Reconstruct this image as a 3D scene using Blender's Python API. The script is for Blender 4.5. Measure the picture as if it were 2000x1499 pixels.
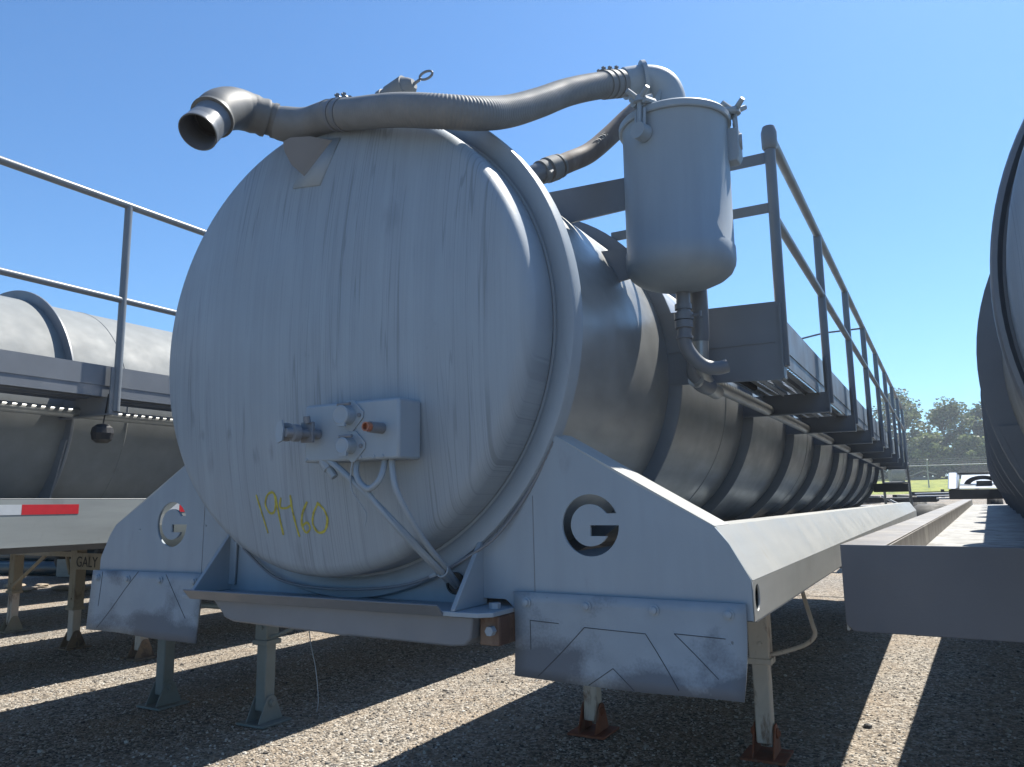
import bpy, bmesh, math, random
from mathutils import Vector, Matrix
PI = math.pi
random.seed(7)
sc = bpy.context.scene
for o in list(bpy.data.objects): bpy.data.objects.remove(o)

# ---------------------------------------------------------------- camera
YAW, PITCH, ROLL, F = 0.50369, 0.15368, 0.01325, 1512.75
cd = bpy.data.cameras.new('camera'); cam = bpy.data.objects.new('camera', cd)
sc.collection.objects.link(cam); sc.camera = cam
cd.sensor_fit = 'HORIZONTAL'; cd.sensor_width = 36; cd.lens = 36 * F / 2000
cd.clip_start = 0.05; cd.clip_end = 3000
r0 = Vector((math.cos(YAW), math.sin(YAW), 0)); f0 = Vector((-math.sin(YAW), math.cos(YAW), 0)); zz = Vector((0, 0, 1))
fw = f0 * math.cos(PITCH) + zz * math.sin(PITCH); up = zz * math.cos(PITCH) - f0 * math.sin(PITCH)
r2 = r0 * math.cos(ROLL) - up * math.sin(ROLL); u2 = up * math.cos(ROLL) + r0 * math.sin(ROLL)
M = Matrix((r2, u2, -fw)).transposed().to_4x4(); M.translation = Vector((1.6717, -1.9364, 1.579))
cam.matrix_world = M
sc.render.resolution_x, sc.render.resolution_y = 1024, 767

# ---------------------------------------------------------------- light
SUN = Vector((0.2, 0.65, 1.0)).normalized()
w = bpy.data.worlds.new('World'); sc.world = w; w.use_nodes = True
nt = w.node_tree; bg = nt.nodes['Background']
sky = nt.nodes.new('ShaderNodeTexSky'); sky.sky_type = 'NISHITA'; sky.sun_disc = False
sky.sun_elevation = math.asin(SUN.z); sky.sun_rotation = math.atan2(SUN.x, SUN.y)
sky.air_density = 1.0; sky.dust_density = 0.6; sky.ozone_density = 1.6; sky.altitude = 50
tint = nt.nodes.new('ShaderNodeMix'); tint.data_type = 'RGBA'; tint.blend_type = 'MULTIPLY'; tint.inputs[0].default_value = 1
tint.inputs[7].default_value = (.60, .92, 1.19, 1)
nt.links.new(sky.outputs[0], tint.inputs[6]); nt.links.new(tint.outputs[2], bg.inputs[0]); bg.inputs[1].default_value = 0.078
sl = bpy.data.lights.new('sun', 'SUN'); sl.energy = 4.9; sl.angle = math.radians(0.55); sl.color = (1, .95, .86)
so = bpy.data.objects.new('sun', sl); sc.collection.objects.link(so)
so.rotation_euler = SUN.to_track_quat('Z', 'Y').to_euler(); so.location = (5, 5, 30)
sc.view_settings.view_transform = 'Standard'; sc.view_settings.look = 'None'
sc.view_settings.exposure = 1.0; sc.view_settings.gamma = 1

# ---------------------------------------------------------------- materials
def newmat(name):
    m = bpy.data.materials.new(name); m.use_nodes = True
    n = m.node_tree.nodes; l = m.node_tree.links; b = n['Principled BSDF']
    return m, n, l, b
def coords(n, l, scale, kind='Object'):
    tc = n.new('ShaderNodeTexCoord'); mp = n.new('ShaderNodeMapping')
    mp.inputs['Scale'].default_value = scale; l.new(tc.outputs[kind], mp.inputs[0]); return mp.outputs[0]
def noise(n, l, vec, scale=1, detail=4, rough=.5, dist=0):
    t = n.new('ShaderNodeTexNoise'); t.inputs['Scale'].default_value = scale; t.inputs['Detail'].default_value = detail
    t.inputs['Roughness'].default_value = rough; t.inputs['Distortion'].default_value = dist
    l.new(vec, t.inputs['Vector']); return t.outputs['Fac']
def ramp(n, l, fac, stops):
    r = n.new('ShaderNodeValToRGB'); e = r.color_ramp.elements
    while len(e) < len(stops): e.new(0.5)
    for i, (p, c) in enumerate(stops):
        e[i].position = p; e[i].color = (c[0], c[1], c[2], 1) if hasattr(c, '__len__') else (c, c, c, 1)
    l.new(fac, r.inputs[0]); return r.outputs[0]
def mix(n, l, fac, a, b, mode='MIX'):
    x = n.new('ShaderNodeMix'); x.data_type = 'RGBA'; x.blend_type = mode
    for s, v in ((0, fac), (6, a), (7, b)):
        if hasattr(v, 'is_linked') or hasattr(v, 'links'): l.new(v, x.inputs[s])
        elif s == 0: x.inputs[0].default_value = v
        else: x.inputs[s].default_value = (v[0], v[1], v[2], 1)
    return x.outputs[2]
def bump(n, l, b, h, strength=.3, dist=.002):
    bp = n.new('ShaderNodeBump'); bp.inputs['Strength'].default_value = strength; bp.inputs['Distance'].default_value = dist
    l.new(h, bp.inputs['Height']); l.new(bp.outputs[0], b.inputs['Normal'])
def mul(c, k): return tuple(v * k for v in c)

def _fall(n, l, v, am):
    mr = n.new('ShaderNodeMapRange'); l.new(v, mr.inputs['Value']); mr.inputs['From Min'].default_value = .95; mr.inputs['From Max'].default_value = 1.75
    mr.inputs['To Min'].default_value = am; mr.inputs['To Max'].default_value = 0; return mr.outputs[0]
BLOBS = [(-0.472, 1.818, 0.03, 0.025, 0.45), (-0.317, 1.808, 0.02, 0.03, 0.5), (-0.43, 1.723, 0.03, 0.05, 0.4), (-0.191, 1.734, 0.02, 0.05, 0.7), (-0.12, 1.742, 0.015, 0.045, 0.5), (0.323, 2.412, 0.05, 0.1, 0.3), (-0.181, 1.38, 0.03, 0.06, 0.35), (-0.051, 1.433, 0.025, 0.08, 0.35)]
def paint(name, base, rough=.5, streak=(3, 3, 3), amount=.12, dirt=None, spec=.5, drips=False, bstr=.25, coat=0, metal=0):
    m, n, l, b = newmat(name)
    a = noise(n, l, coords(n, l, (streak[0], 0 if drips else streak[1], streak[2])), 1, 6, .6)
    c = ramp(n, l, a, [(.3, mul(base, 1 - amount)), (.7, mul(base, 1 + amount))])
    big = noise(n, l, coords(n, l, (2.1, 2.1, 2.1)), 1, 5, .6, .4)
    c = mix(n, l, ramp(n, l, big, [(.35, 0), (.75, .5)]), c, mul(base, 1.0 - amount * 1.3))
    if dirt:
        d = noise(n, l, coords(n, l, (5, 5, 2)), 1.4, 8, .7, .6)
        c = mix(n, l, ramp(n, l, d, [(dirt[1], 0), (dirt[1] + .12, dirt[2])]), c, dirt[0])
    h = noise(n, l, coords(n, l, (150, 150, 150)), 1, 3)
    if drips:
        # thin runs of old paint down the surface, wandering slightly
        def runs(sx, sz, wd, a):
            v = coords(n, l, (sx, 0, sz))
            w_ = noise(n, l, v, 1, 1.5, .4, .12)
            return ramp(n, l, w_, [(.5 - wd - .006, 0), (.5 - wd, a), (.5 + wd, a), (.5 + wd + .006, 0)])
        dd = mix(n, l, 1.0, runs(46, .75, .007, .9), runs(25, .55, .005, 1), 'ADD')
        dd = mix(n, l, 1.0, dd, runs(80, 1.1, .010, .4), 'ADD')
        msk = ramp(n, l, noise(n, l, coords(n, l, (6, 6, 2.2)), 1, 3, .5), [(.38, .05), (.60, .9)])
        f = n.new('ShaderNodeMath'); f.operation = 'MULTIPLY'; f.use_clamp = True; l.new(dd, f.inputs[0]); l.new(msk, f.inputs[1])
        c = mix(n, l, f.outputs[0], c, mul(base, .66))
        fine = noise(n, l, coords(n, l, (120, 0, 1.2)), 1, 2)
        c = mix(n, l, ramp(n, l, fine, [(.45, 0), (.75, .4)]), c, mul(base, .82))
        wide = noise(n, l, coords(n, l, (12, 0, .8)), 1, 3, .5, .3)
        c = mix(n, l, ramp(n, l, wide, [(.5, 0), (.72, .5)]), c, mul(base, 1.10))
        wide2 = noise(n, l, coords(n, l, (17, 0, 1.3)), 1, 4, .6, .3)
        c = mix(n, l, ramp(n, l, wide2, [(.58, 0), (.74, .5)]), c, mul(base, .74))
        # bare smudges with places of their own
        for bx, bz, rx, rz, am in BLOBS:
            tc_ = n.new('ShaderNodeTexCoord'); mp_ = n.new('ShaderNodeMapping'); mp_.vector_type = 'POINT'
            mp_.inputs['Location'].default_value = (-bx / rx, 0, -bz / rz); mp_.inputs['Scale'].default_value = (1 / rx, 0, 1 / rz)
            l.new(tc_.outputs['Object'], mp_.inputs[0]); ln = n.new('ShaderNodeVectorMath'); ln.operation = 'LENGTH'; l.new(mp_.outputs[0], ln.inputs[0])
            e_ = noise(n, l, coords(n, l, (70, 70, 14)), 1, 4, .6)
            sm_ = n.new('ShaderNodeMath'); sm_.operation = 'MULTIPLY_ADD'; l.new(e_, sm_.inputs[0]); sm_.inputs[1].default_value = 1.9; l.new(ln.outputs['Value'], sm_.inputs[2])
            c = mix(n, l, ramp(n, l, sm_.outputs[0], [(.0, am), (1.0, 0)]) if False else _fall(n, l, sm_.outputs[0], am), c, mul(base, .5))
        sm = noise(n, l, coords(n, l, (14, 14, 7)), 1, 5, .7)
        c = mix(n, l, ramp(n, l, sm, [(.68, 0), (.75, .5)]), c, mul(base, .58))
    l.new(c, b.inputs['Base Color']); b.inputs['Roughness'].default_value = rough
    rr = ramp(n, l, noise(n, l, coords(n, l, (7, 7, 7)), 1, 4), [(.3, max(rough - .08, .05)), (.7, min(rough + .1, 1))])
    l.new(rr, b.inputs['Roughness'])
    b.inputs['Specular IOR Level'].default_value = spec; b.inputs['Metallic'].default_value = metal
    if coat: b.inputs['Coat Weight'].default_value = coat; b.inputs['Coat Roughness'].default_value = .3
    bump(n, l, b, h, bstr, .001)
    return m
GREY = (.25, .30, .345)
M_head = paint('weathered_grey_paint', GREY, .5, (14, 14, 2.5), .07, drips=True)
M_shell = paint('brushed_grey_paint', (.31, .318, .312), .36, (45, 5, 5), .13, dirt=((.18, .17, .15), .62, .35), bstr=.2, spec=.9, metal=.35)
M_plate = paint('flat_grey_paint', GREY, .52, (16, 16, 2), .07, dirt=((.16, .17, .19), .62, .5))
M_dark = paint('satin_dark_grey_paint', (.155, .17, .19), .42, (4, 4, 4), .12)
M_rail = paint('rail_paint', (.15, .165, .18), .38, (5, 5, 5), .12)
M_hose = paint('painted_hose', (.18, .192, .20), .62, (20, 20, 20), .12, dirt=((.22, .217, .21), .55, .5), spec=.3)
M_hose2 = paint('brown_rubber_hose', (.17, .145, .13), .7, (20, 20, 20), .2, dirt=((.25, .235, .22), .5, .7))
M_skirt = paint('sunlit_grey_skirt_paint', (.37, .375, .36), .42, (3, .6, 14), .08, dirt=((.30, .27, .21), .6, .6))  # sunlight put into the colour: paler, more neutral than the shaded plates' grey
M_skirt2 = paint('aluminium_grey_skirt_paint', (.30, .32, .31), .45, (2, 1, 9), .16, dirt=((.20, .205, .20), .55, .55))
M_deckp = paint('dark_plate_paint', (.105, .115, .135), .45, (3, 3, 3), .1)
M_lip = paint('dusty_deck_edge', (.18, .165, .15), .5, (3, 12, 3), .18, dirt=((.36, .34, .30), .52, .7))
M_deck = paint('worn_deck_plate', (.30, .30, .29), .7, (9, 3, 9), .2, dirt=((.11, .10, .09), .50, .75), bstr=.6)
M_legw = paint('worn_white_leg_paint', (.56, .49, .42), .6, (7, 7, 4), .12, dirt=((.15, .075, .04), .53, .85))
M_legt = paint('worn_tan_leg_paint', (.31, .27, .20), .6, (7, 7, 4), .12, dirt=((.12, .085, .055), .56, .8))
M_rust = paint('rusted_steel', (.23, .075, .035), .75, (14, 14, 14), .3, dirt=((.24, .16, .12), .55, .7), bstr=.6)
M_rustd = paint('dark_rusted_frame', (.09, .05, .035), .75, (14, 14, 14), .3, dirt=((.20, .14, .10), .52, .8), bstr=.6)
M_legg = paint('grey_leg_paint', (.17, .20, .20), .5, (5, 5, 5), .12)
M_beige = paint('beige_primer', (.24, .165, .11), .7, (12, 12, 12), .15, dirt=((.045, .03, .028), .50, .9))
M_black = paint('black_rubber', (.018, .018, .02), .6, (9, 9, 9), .3)
M_tyre = paint('dusty_tyre_rubber', (.035, .033, .03), .75, (9, 9, 9), .3, dirt=((.07, .063, .055), .55, .5))
M_chass = paint('black_chassis_paint', (.02, .02, .023), .5, (5, 5, 5), .3)
M_white = paint('white_paint', (.34, .37, .41), .4, (5, 5, 5), .06)
M_red = paint('red_reflective_tape', (.55, .025, .035), .35, (30, 30, 30), .08)
M_wtape = paint('white_reflective_tape', (.55, .58, .60), .35, (30, 30, 30), .05)
M_cop = paint('copper_fitting', (.35, .13, .07), .4, (9, 9, 9), .2)
M_yel = paint('yellow_paint_marker', (.42, .38, .055), .55, (60, 60, 60), .5, bstr=.5)
M_scratch = paint('scored_dark_line', (.05, .055, .065), .7, (30, 30, 30), .2)
M_ink = paint('dark_lettering', (.03, .025, .025), .6, (30, 30, 30), .2)
M_cast = paint('weathered_cast_fitting', (.13, .135, .135), .55, (20, 20, 20), .15, dirt=((.20, .19, .17), .55, .5), spec=.35)
M_galv = paint('galvanised_fence_steel', (.34, .35, .36), .45, (9, 9, 9), .1)
M_wood = paint('bark', (.075, .06, .045), .85, (6, 6, 2), .3, bstr=.8)
M_roof = paint('pale_shed_roof', (.42, .36, .27), .7, (3, 3, 3), .1)
M_hay = paint('weathered_round_bale', (.16, .15, .13), .9, (9, 9, 9), .2)
M_navy = paint('dark_teal_steel', (.02, .045, .06), .35, (3, 3, 3), .3)
M_card = paint('pale_debris', (.40, .33, .25), .8, (4, 4, 4), .3)

def flap_mat():
    m, n, l, b = newmat('sprayed_mud_flap')
    base = (.235, .28, .32)
    c = ramp(n, l, noise(n, l, coords(n, l, (12, 12, 12)), 1, 5), [(.3, mul(base, .93)), (.7, mul(base, 1.07))])
    # dark road-grime cloud with its own shape
    d = noise(n, l, coords(n, l, (4.2, 4.2, 5.5)), 1, 3, .5, .3)
    sp = noise(n, l, coords(n, l, (160, 160, 160)), 1, 2)
    sep = n.new('ShaderNodeSeparateXYZ'); tc = n.new('ShaderNodeTexCoord'); l.new(tc.outputs['Object'], sep.inputs[0])
    mr = n.new('ShaderNodeMapRange'); l.new(sep.outputs['Z'], mr.inputs['Value'])
    mr.inputs['From Min'].default_value = 1.29; mr.inputs['From Max'].default_value = 1.14
    mr.inputs['To Min'].default_value = -.22; mr.inputs['To Max'].default_value = .10
    ad = n.new('ShaderNodeMath'); ad.operation = 'ADD'; l.new(d, ad.inputs[0]); l.new(mr.outputs[0], ad.inputs[1])
    a2 = n.new('ShaderNodeMath'); a2.operation = 'MULTIPLY_ADD'; l.new(sp, a2.inputs[0]); a2.inputs[1].default_value = .12; l.new(ad.outputs[0], a2.inputs[2])
    c = mix(n, l, ramp(n, l, a2.outputs[0], [(.45, 0), (.60, .85)]), c, (.075, .088, .11))
    chips = noise(n, l, coords(n, l, (30, 30, 30)), 1, 4, .7)
    c = mix(n, l, ramp(n, l, chips, [(.70, 0), (.74, .7)]), c, (.07, .075, .085))
    l.new(c, b.inputs['Base Color']); b.inputs['Roughness'].default_value = .6
    h = noise(n, l, coords(n, l, (25, 25, 25)), 1, 5)
    bump(n, l, b, h, .25, .004)
    return m
M_flap = flap_mat()

def gravel_mat():
    m, n, l, b = newmat('gravel')
    v = coords(n, l, (1, 1, 1))
    vo = n.new('ShaderNodeTexVoronoi'); vo.inputs['Scale'].default_value = 54; l.new(v, vo.inputs['Vector'])
    vo2 = n.new('ShaderNodeTexVoronoi'); vo2.inputs['Scale'].default_value = 30; l.new(v, vo2.inputs['Vector'])
    sep = n.new('ShaderNodeSeparateColor'); l.new(vo.outputs['Color'], sep.inputs[0])
    c = ramp(n, l, sep.outputs[0], [(0, (.09, .08, .07)), (.2, (.19, .165, .135)), (.65, (.35, .31, .26)), (1, (.52, .49, .44))])
    sep2 = n.new('ShaderNodeSeparateColor'); l.new(vo2.outputs['Color'], sep2.inputs[0])
    c = mix(n, l, ramp(n, l, sep2.outputs[1], [(.80, 0), (.84, .8)]), c, (.10, .095, .09))
    dust = noise(n, l, coords(n, l, (1.1, 1.1, 1.1)), 1, 6, .65)
    c = mix(n, l, ramp(n, l, dust, [(.42, 0), (.70, .65)]), c, (.34, .262, .185))
    dk = noise(n, l, coords(n, l, (.5, .5, .5)), 1, 5, .6)
    c = mix(n, l, ramp(n, l, dk, [(.5, 0), (.75, .45)]), c, (.13, .12, .11))
    l.new(c, b.inputs['Base Color']); b.inputs['Roughness'].default_value = .85; b.inputs['Specular IOR Level'].default_value = .25
    inv = n.new('ShaderNodeMath'); inv.operation = 'SUBTRACT'; inv.inputs[0].default_value = 1; l.new(vo.outputs['Distance'], inv.inputs[1])
    s2 = noise(n, l, v, 140, 3)
    s = n.new('ShaderNodeMath'); s.operation = 'MULTIPLY_ADD'; l.new(s2, s.inputs[0]); s.inputs[1].default_value = .25; l.new(inv.outputs[0], s.inputs[2])
    bump(n, l, b, s.outputs[0], 1.0, .018)
    return m
M_gravel = gravel_mat()
def stone_mat():
    m, n, l, b = newmat('loose_stones')
    g = n.new('ShaderNodeNewGeometry')
    c = ramp(n, l, g.outputs['Random Per Island'], [(0, (.05, .047, .045)), (.18, (.16, .14, .12)), (.65, (.34, .305, .26)), (1, (.55, .53, .49))])
    l.new(c, b.inputs['Base Color']); b.inputs['Roughness'].default_value = .8
    return m
M_stone = stone_mat()
def grass_mat():
    m, n, l, b = newmat('field_grass')
    c = ramp(n, l, noise(n, l, coords(n, l, (1.2, .25, 1)), 1, 6, .7), [(.3, (.10, .13, .018)), (.5, (.22, .25, .028)), (.75, (.33, .32, .05))])
    l.new(c, b.inputs['Base Color']); b.inputs['Roughness'].default_value = .9
    bump(n, l, b, noise(n, l, coords(n, l, (30, 30, 30)), 1, 3), 1, .05)
    return m
M_grass = grass_mat()
def leaf_mat(name, a, c2):
    m, n, l, b = newmat(name)
    g = n.new('ShaderNodeNewGeometry')
    c = ramp(n, l, g.outputs['Random Per Island'], [(0, a), (.6, c2), (1, mul(c2, 1.5))])
    l.new(c, b.inputs['Base Color']); b.inputs['Roughness'].default_value = .6
    b.inputs['Subsurface Weight'].default_value = 0
    t = n.new('ShaderNodeBsdfTranslucent'); l.new(c, t.inputs[0])
    ms = n.new('ShaderNodeMixShader'); ms.inputs[0].default_value = .35
    l.new(b.outputs[0], ms.inputs[1]); l.new(t.outputs[0], ms.inputs[2]); l.new(ms.outputs[0], n['Material Output'].inputs[0])
    return m
M_leaf = [leaf_mat('oak_leaves', (.08, .10, .05), (.145, .17, .08)), leaf_mat('pale_leaves', (.10, .125, .05), (.17, .20, .08)),
          leaf_mat('dark_leaves', (.065, .085, .05), (.11, .135, .075))]
M_brush = paint('dry_brush', (.16, .12, .10), .9, (9, 9, 9), .3)

# ---------------------------------------------------------------- mesh helpers
def link(name, bm, mat, parent=None, smooth=35, bevel=0, mats=None):
    me = bpy.data.meshes.new(name)
    bmesh.ops.remove_doubles(bm, verts=bm.verts, dist=1e-6)
    bm.to_mesh(me); bm.free()
    for q in (mats or [mat]): me.materials.append(q)
    if smooth:
        me.shade_smooth(); me.set_sharp_from_angle(angle=math.radians(smooth))
    o = bpy.data.objects.new(name, me); sc.collection.objects.link(o)
    if parent: o.parent = parent
    if bevel:
        md = o.modifiers.new('bevel', 'BEVEL'); md.width = bevel; md.segments = 2; md.limit_method = 'ANGLE'; md.angle_limit = math.radians(40)
    return o
def thing(name, label, cat, loc=(0, 0, 0), rotz=0, group=None):
    o = bpy.data.objects.new(name, None); sc.collection.objects.link(o); o.empty_display_size = .2
    o.location = loc; o.rotation_euler = (0, 0, rotz); o['label'] = label; o['category'] = cat
    if group: o['group'] = group
    return o
def tag(o, label, cat, group=None):
    o['label'] = label; o['category'] = cat
    if group: o['group'] = group
    return o
def struct(o, kind='structure'):
    o['kind'] = kind; return o
def copy_tree(o, parent=None):
    c = o.copy(); sc.collection.objects.link(c); c.parent = parent
    for ch in [x for x in kids.get(o.name, [])]: copy_tree(ch, c)
    return c
kids = {}
def index_children():
    kids.clear()
    for x in sc.collection.objects:
        if x.parent: kids.setdefault(x.parent.name, []).append(x)
def B(): return bmesh.new()
def box(bm, a, b):
    x0, y0, z0 = a; x1, y1, z1 = b
    v = [bm.verts.new(p) for p in ((x0, y0, z0), (x1, y0, z0), (x1, y1, z0), (x0, y1, z0), (x0, y0, z1), (x1, y0, z1), (x1, y1, z1), (x0, y1, z1))]
    for f in ((3, 2, 1, 0), (4, 5, 6, 7), (0, 1, 5, 4), (1, 2, 6, 5), (2, 3, 7, 6), (3, 0, 4, 7)): bm.faces.new([v[i] for i in f])
    return bm
def prism(bm, pts, axis, a, b):
    """polygon pts (2D) extruded along axis from a to b. axis y: pts are (x,z); x: (y,z); z: (x,y)"""
    def P(p, t): return {'y': (p[0], t, p[1]), 'x': (t, p[0], p[1]), 'z': (p[0], p[1], t)}[axis]
    v0 = [bm.verts.new(P(p, a)) for p in pts]; v1 = [bm.verts.new(P(p, b)) for p in pts]
    n = len(pts)
    bm.faces.new(v0); bm.faces.new(v1[::-1])
    for i in range(n): bm.faces.new((v0[i], v1[i], v1[(i + 1) % n], v0[(i + 1) % n]))
    bmesh.ops.recalc_face_normals(bm, faces=bm.faces)
    return bm
def basis(d):
    d = Vector(d).normalized(); a = Vector((0, 0, 1)) if abs(d.z) < .9 else Vector((1, 0, 0))
    x = d.cross(a).normalized(); return x, x.cross(d).normalized()
def tube(bm, pts, r, seg=16, caps=True, closed=False):
    """pts: list of points; r: radius or list"""
    pts = [Vector(p) for p in pts]; n = len(pts)
    rs = r if hasattr(r, '__len__') else [r] * n
    rings = []; x = y = None
    for i, p in enumerate(pts):
        if closed: t = (pts[(i + 1) % n] - pts[i - 1])
        else: t = (pts[min(i + 1, n - 1)] - pts[max(i - 1, 0)])
        t.normalize()
        if x is None: x, y = basis(t)
        else:
            x = (x - t * x.dot(t)).normalized(); y = t.cross(x) * (1 if True else 1)
        y = t.cross(x)
        rings.append([bm.verts.new(p + (x * math.cos(2 * PI * k / seg) + y * math.sin(2 * PI * k / seg)) * rs[i]) for k in range(seg)])
    m = n if closed else n - 1
    for i in range(m):
        a = rings[i]; b = rings[(i + 1) % n]
        for k in range(seg): bm.faces.new((a[k], a[(k + 1) % seg], b[(k + 1) % seg], b[k]))
    if caps and not closed: bm.faces.new(rings[0][::-1]); bm.faces.new(rings[-1])
    return bm
def lathe(bm, prof, o, axis=(0, 0, 1), seg=48, caps=True):
    """prof: (t along axis, radius) list"""
    o = Vector(o); d = Vector(axis).normalized(); x, y = basis(d); rings = []
    for t, r in prof:
        if r < 1e-5: rings.append([bm.verts.new(o + d * t)]); continue
        rings.append([bm.verts.new(o + d * t + (x * math.cos(2 * PI * k / seg) + y * math.sin(2 * PI * k / seg)) * r) for k in range(seg)])
    for a, b in zip(rings, rings[1:]):
        for k in range(seg):
            k2 = (k + 1) % seg
            if len(a) == 1 and len(b) == 1: continue
            if len(a) == 1: bm.faces.new((a[0], b[k2], b[k]))
            elif len(b) == 1: bm.faces.new((a[k], a[k2], b[0]))
            else: bm.faces.new((a[k], a[k2], b[k2], b[k]))
    if caps:
        for e in (rings[0], rings[-1]):
            if len(e) > 1:
                try: bm.faces.new(e)
                except ValueError: pass
    bmesh.ops.recalc_face_normals(bm, faces=bm.faces)
    return bm
def smooth_path(pts, n=8):
    pts = [Vector(p) for p in pts]; out = []
    for i in range(len(pts) - 1):
        p0 = pts[max(i - 1, 0)]; p1 = pts[i]; p2 = pts[i + 1]; p3 = pts[min(i + 2, len(pts) - 1)]
        for k in range(n):
            t = k / n
            out.append(.5 * ((2 * p1) + (p2 - p0) * t + (2 * p0 - 5 * p1 + 4 * p2 - p3) * t * t + (3 * p1 - p0 - 3 * p2 + p3) * t ** 3))
    out.append(pts[-1]); return out
def resample(pts, step):
    out = [pts[0]]; acc = 0
    for a, b in zip(pts, pts[1:]):
        L = (b - a).length; s = step - acc
        while s < L: out.append(a.lerp(b, s / L)); s += step
        acc = L - (s - step)
    out.append(pts[-1]); return out
def ellipse(cx, cy, rx, ry, n=24, a0=0): return [(cx + rx * math.cos(a0 + 2 * PI * k / n), cy + ry * math.sin(a0 + 2 * PI * k / n)) for k in range(n)]
def holed(name, outer, holes, thick, M4, mat, parent=None, bevel=0):
    """flat plate with holes: 2D curve filled and extruded, turned by matrix M4"""
    cu = bpy.data.curves.new(name, 'CURVE'); cu.dimensions = '2D'; cu.fill_mode = 'BOTH'; cu.extrude = thick / 2
    for poly in [outer] + holes:
        s = cu.splines.new('POLY'); s.points.add(len(poly) - 1); s.use_cyclic_u = True
        for i, p in enumerate(poly): s.points[i].co = (p[0], p[1], 0, 1)
    o = bpy.data.objects.new(name, cu); me = bpy.data.meshes.new_from_object(o)
    bpy.data.objects.remove(o); me.name = name
    me.transform(M4); me.materials.clear(); me.materials.append(mat)
    ob = bpy.data.objects.new(name, me); sc.collection.objects.link(ob); ob.parent = parent
    bm = bmesh.new(); bm.from_mesh(me); bmesh.ops.remove_doubles(bm, verts=bm.verts, dist=1e-5)
    bmesh.ops.recalc_face_normals(bm, faces=bm.faces); bm.to_mesh(me); bm.free()
    return ob
MXZ = Matrix(((1, 0, 0, 0), (0, 0, -1, 0), (0, 1, 0, 0), (0, 0, 0, 1)))    # 2D (x,y) -> world (x, ., z)
MYZ = Matrix(((0, 0, 1, 0), (1, 0, 0, 0), (0, 1, 0, 0), (0, 0, 0, 1)))    # 2D (x,y) -> world (., y, z)
def text_mesh(name, s, size, M4, mat, parent, depth=.0008, sx=1):
    cu = bpy.data.curves.new(name, 'FONT'); cu.body = s; cu.size = size; cu.extrude = depth; cu.offset = .003 * size
    o = bpy.data.objects.new(name, cu); me = bpy.data.meshes.new_from_object(o); bpy.data.objects.remove(o); me.name = name
    me.transform(M4 @ Matrix.Diagonal((sx, 1, 1, 1))); me.materials.clear(); me.materials.append(mat)
    ob = bpy.data.objects.new(name, me); sc.collection.objects.link(ob); ob.parent = parent; return ob

# ---------------------------------------------------------------- the tank trailers
R = .735
def head_profile():
    """(distance forward of ring plane, radius) of the dished front head"""
    s, k, Rc, r = .095, .055, 2.6, .740
    pts = [(0, r), (s, r)]; a = math.asin((r - k) / (Rc - k))
    n = 12
    for i in range(1, n + 1):
        t = (PI / 2 - a) * i / n; pts.append((s + k * math.sin(t), r - k + k * math.cos(t)))
    yc = s + k * math.sin(PI / 2 - a) - (Rc - k) * 0 - Rc * math.cos(a) + 0
    yc = s + (-(Rc - k) * math.cos(a))
    for i in range(1, 25):
        t = a * (1 - i / 24); pts.append((yc + Rc * math.cos(t), Rc * math.sin(t)))
    return pts
HP = head_profile()
def head_y(x, z, zc):
    rr = math.hypot(x, z - zc)
    for (t0, r0_), (t1, r1_) in zip(HP[1:], HP[2:]):
        if r1_ <= rr <= r0_: return -(t0 + (t1 - t0) * ((r0_ - rr) / max(r0_ - r1_, 1e-6)))
    return -HP[-1][0]

def ring_profile(bm, zc, y, t, ro, seg=96, lip=.0):
    prof = [(0, R - .004), (0, ro - .006), (.003, ro), (t - .003, ro), (t, ro - .006), (t, R - .004)]
    return lathe(bm, prof, (0, y, zc), (0, 1, 0), seg, caps=False)

def leg(parent, x, y, ztop, zsplit, mu, ml, mf, loop=0, w=.062):
    b = B(); box(b, (x - w, y - w, zsplit), (x + w, y + w, ztop)); 
    L = link('landing_leg', b, mu, parent, bevel=.008)
    b = B(); box(b, (x - w - .012, y - w - .012, zsplit - .006), (x + w + .012, y + w + .012, zsplit + .03)); link('leg_collar', b, mu, L, bevel=.004)
    b = B(); box(b, (x - w + .012, y - w + .012, .09), (x + w - .012, y + w - .012, zsplit)); link('inner_leg', b, ml, L, bevel=.01)
    b = B(); box(b, (x - .135, y - .145, .006), (x + .135, y + .145, .022))
    for s in (-1, 1):
        xx = x + s * .062
        prism(b, [(y - .12, .022), (y + .12, .022), (y + .045, .185), (y + .02, .205), (y - .02, .205), (y - .045, .185)], 'x', xx - .005, xx + .005)
        lathe(b, [(0, .03), (.012, .03), (.012, .018), (.022, .018)], (xx + s * .005, y, .15), (s, 0, 0), 14)
    tube(b, [(x - .075, y, .15), (x + .075, y, .15)], .012, 8)
    f = link('foot', b, mf, L, bevel=.003)
    if loop:
        p = smooth_path([(x + w, y - .02, .62), (x + .16, y - .02, .65), (x + .28, y - .02, .70), (x + .335, y - .02, .76), (x + .32, y - .02, .84), (x + .25, y + .1, 1.05), (x + .22, y + .15, 1.24)], 6)
        b = B(); tube(b, p, .013, 10); link('brace', b, mu, L)
    for zb in (zsplit + .12, ztop - .18):
        b = B(); lathe(b, [(0, .016), (.01, .016), (.012, .01)], (x + .01, y - w, zb), (0, -1, 0), 6); link('bolt', b, mu, L, smooth=0)
    return L

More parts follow.
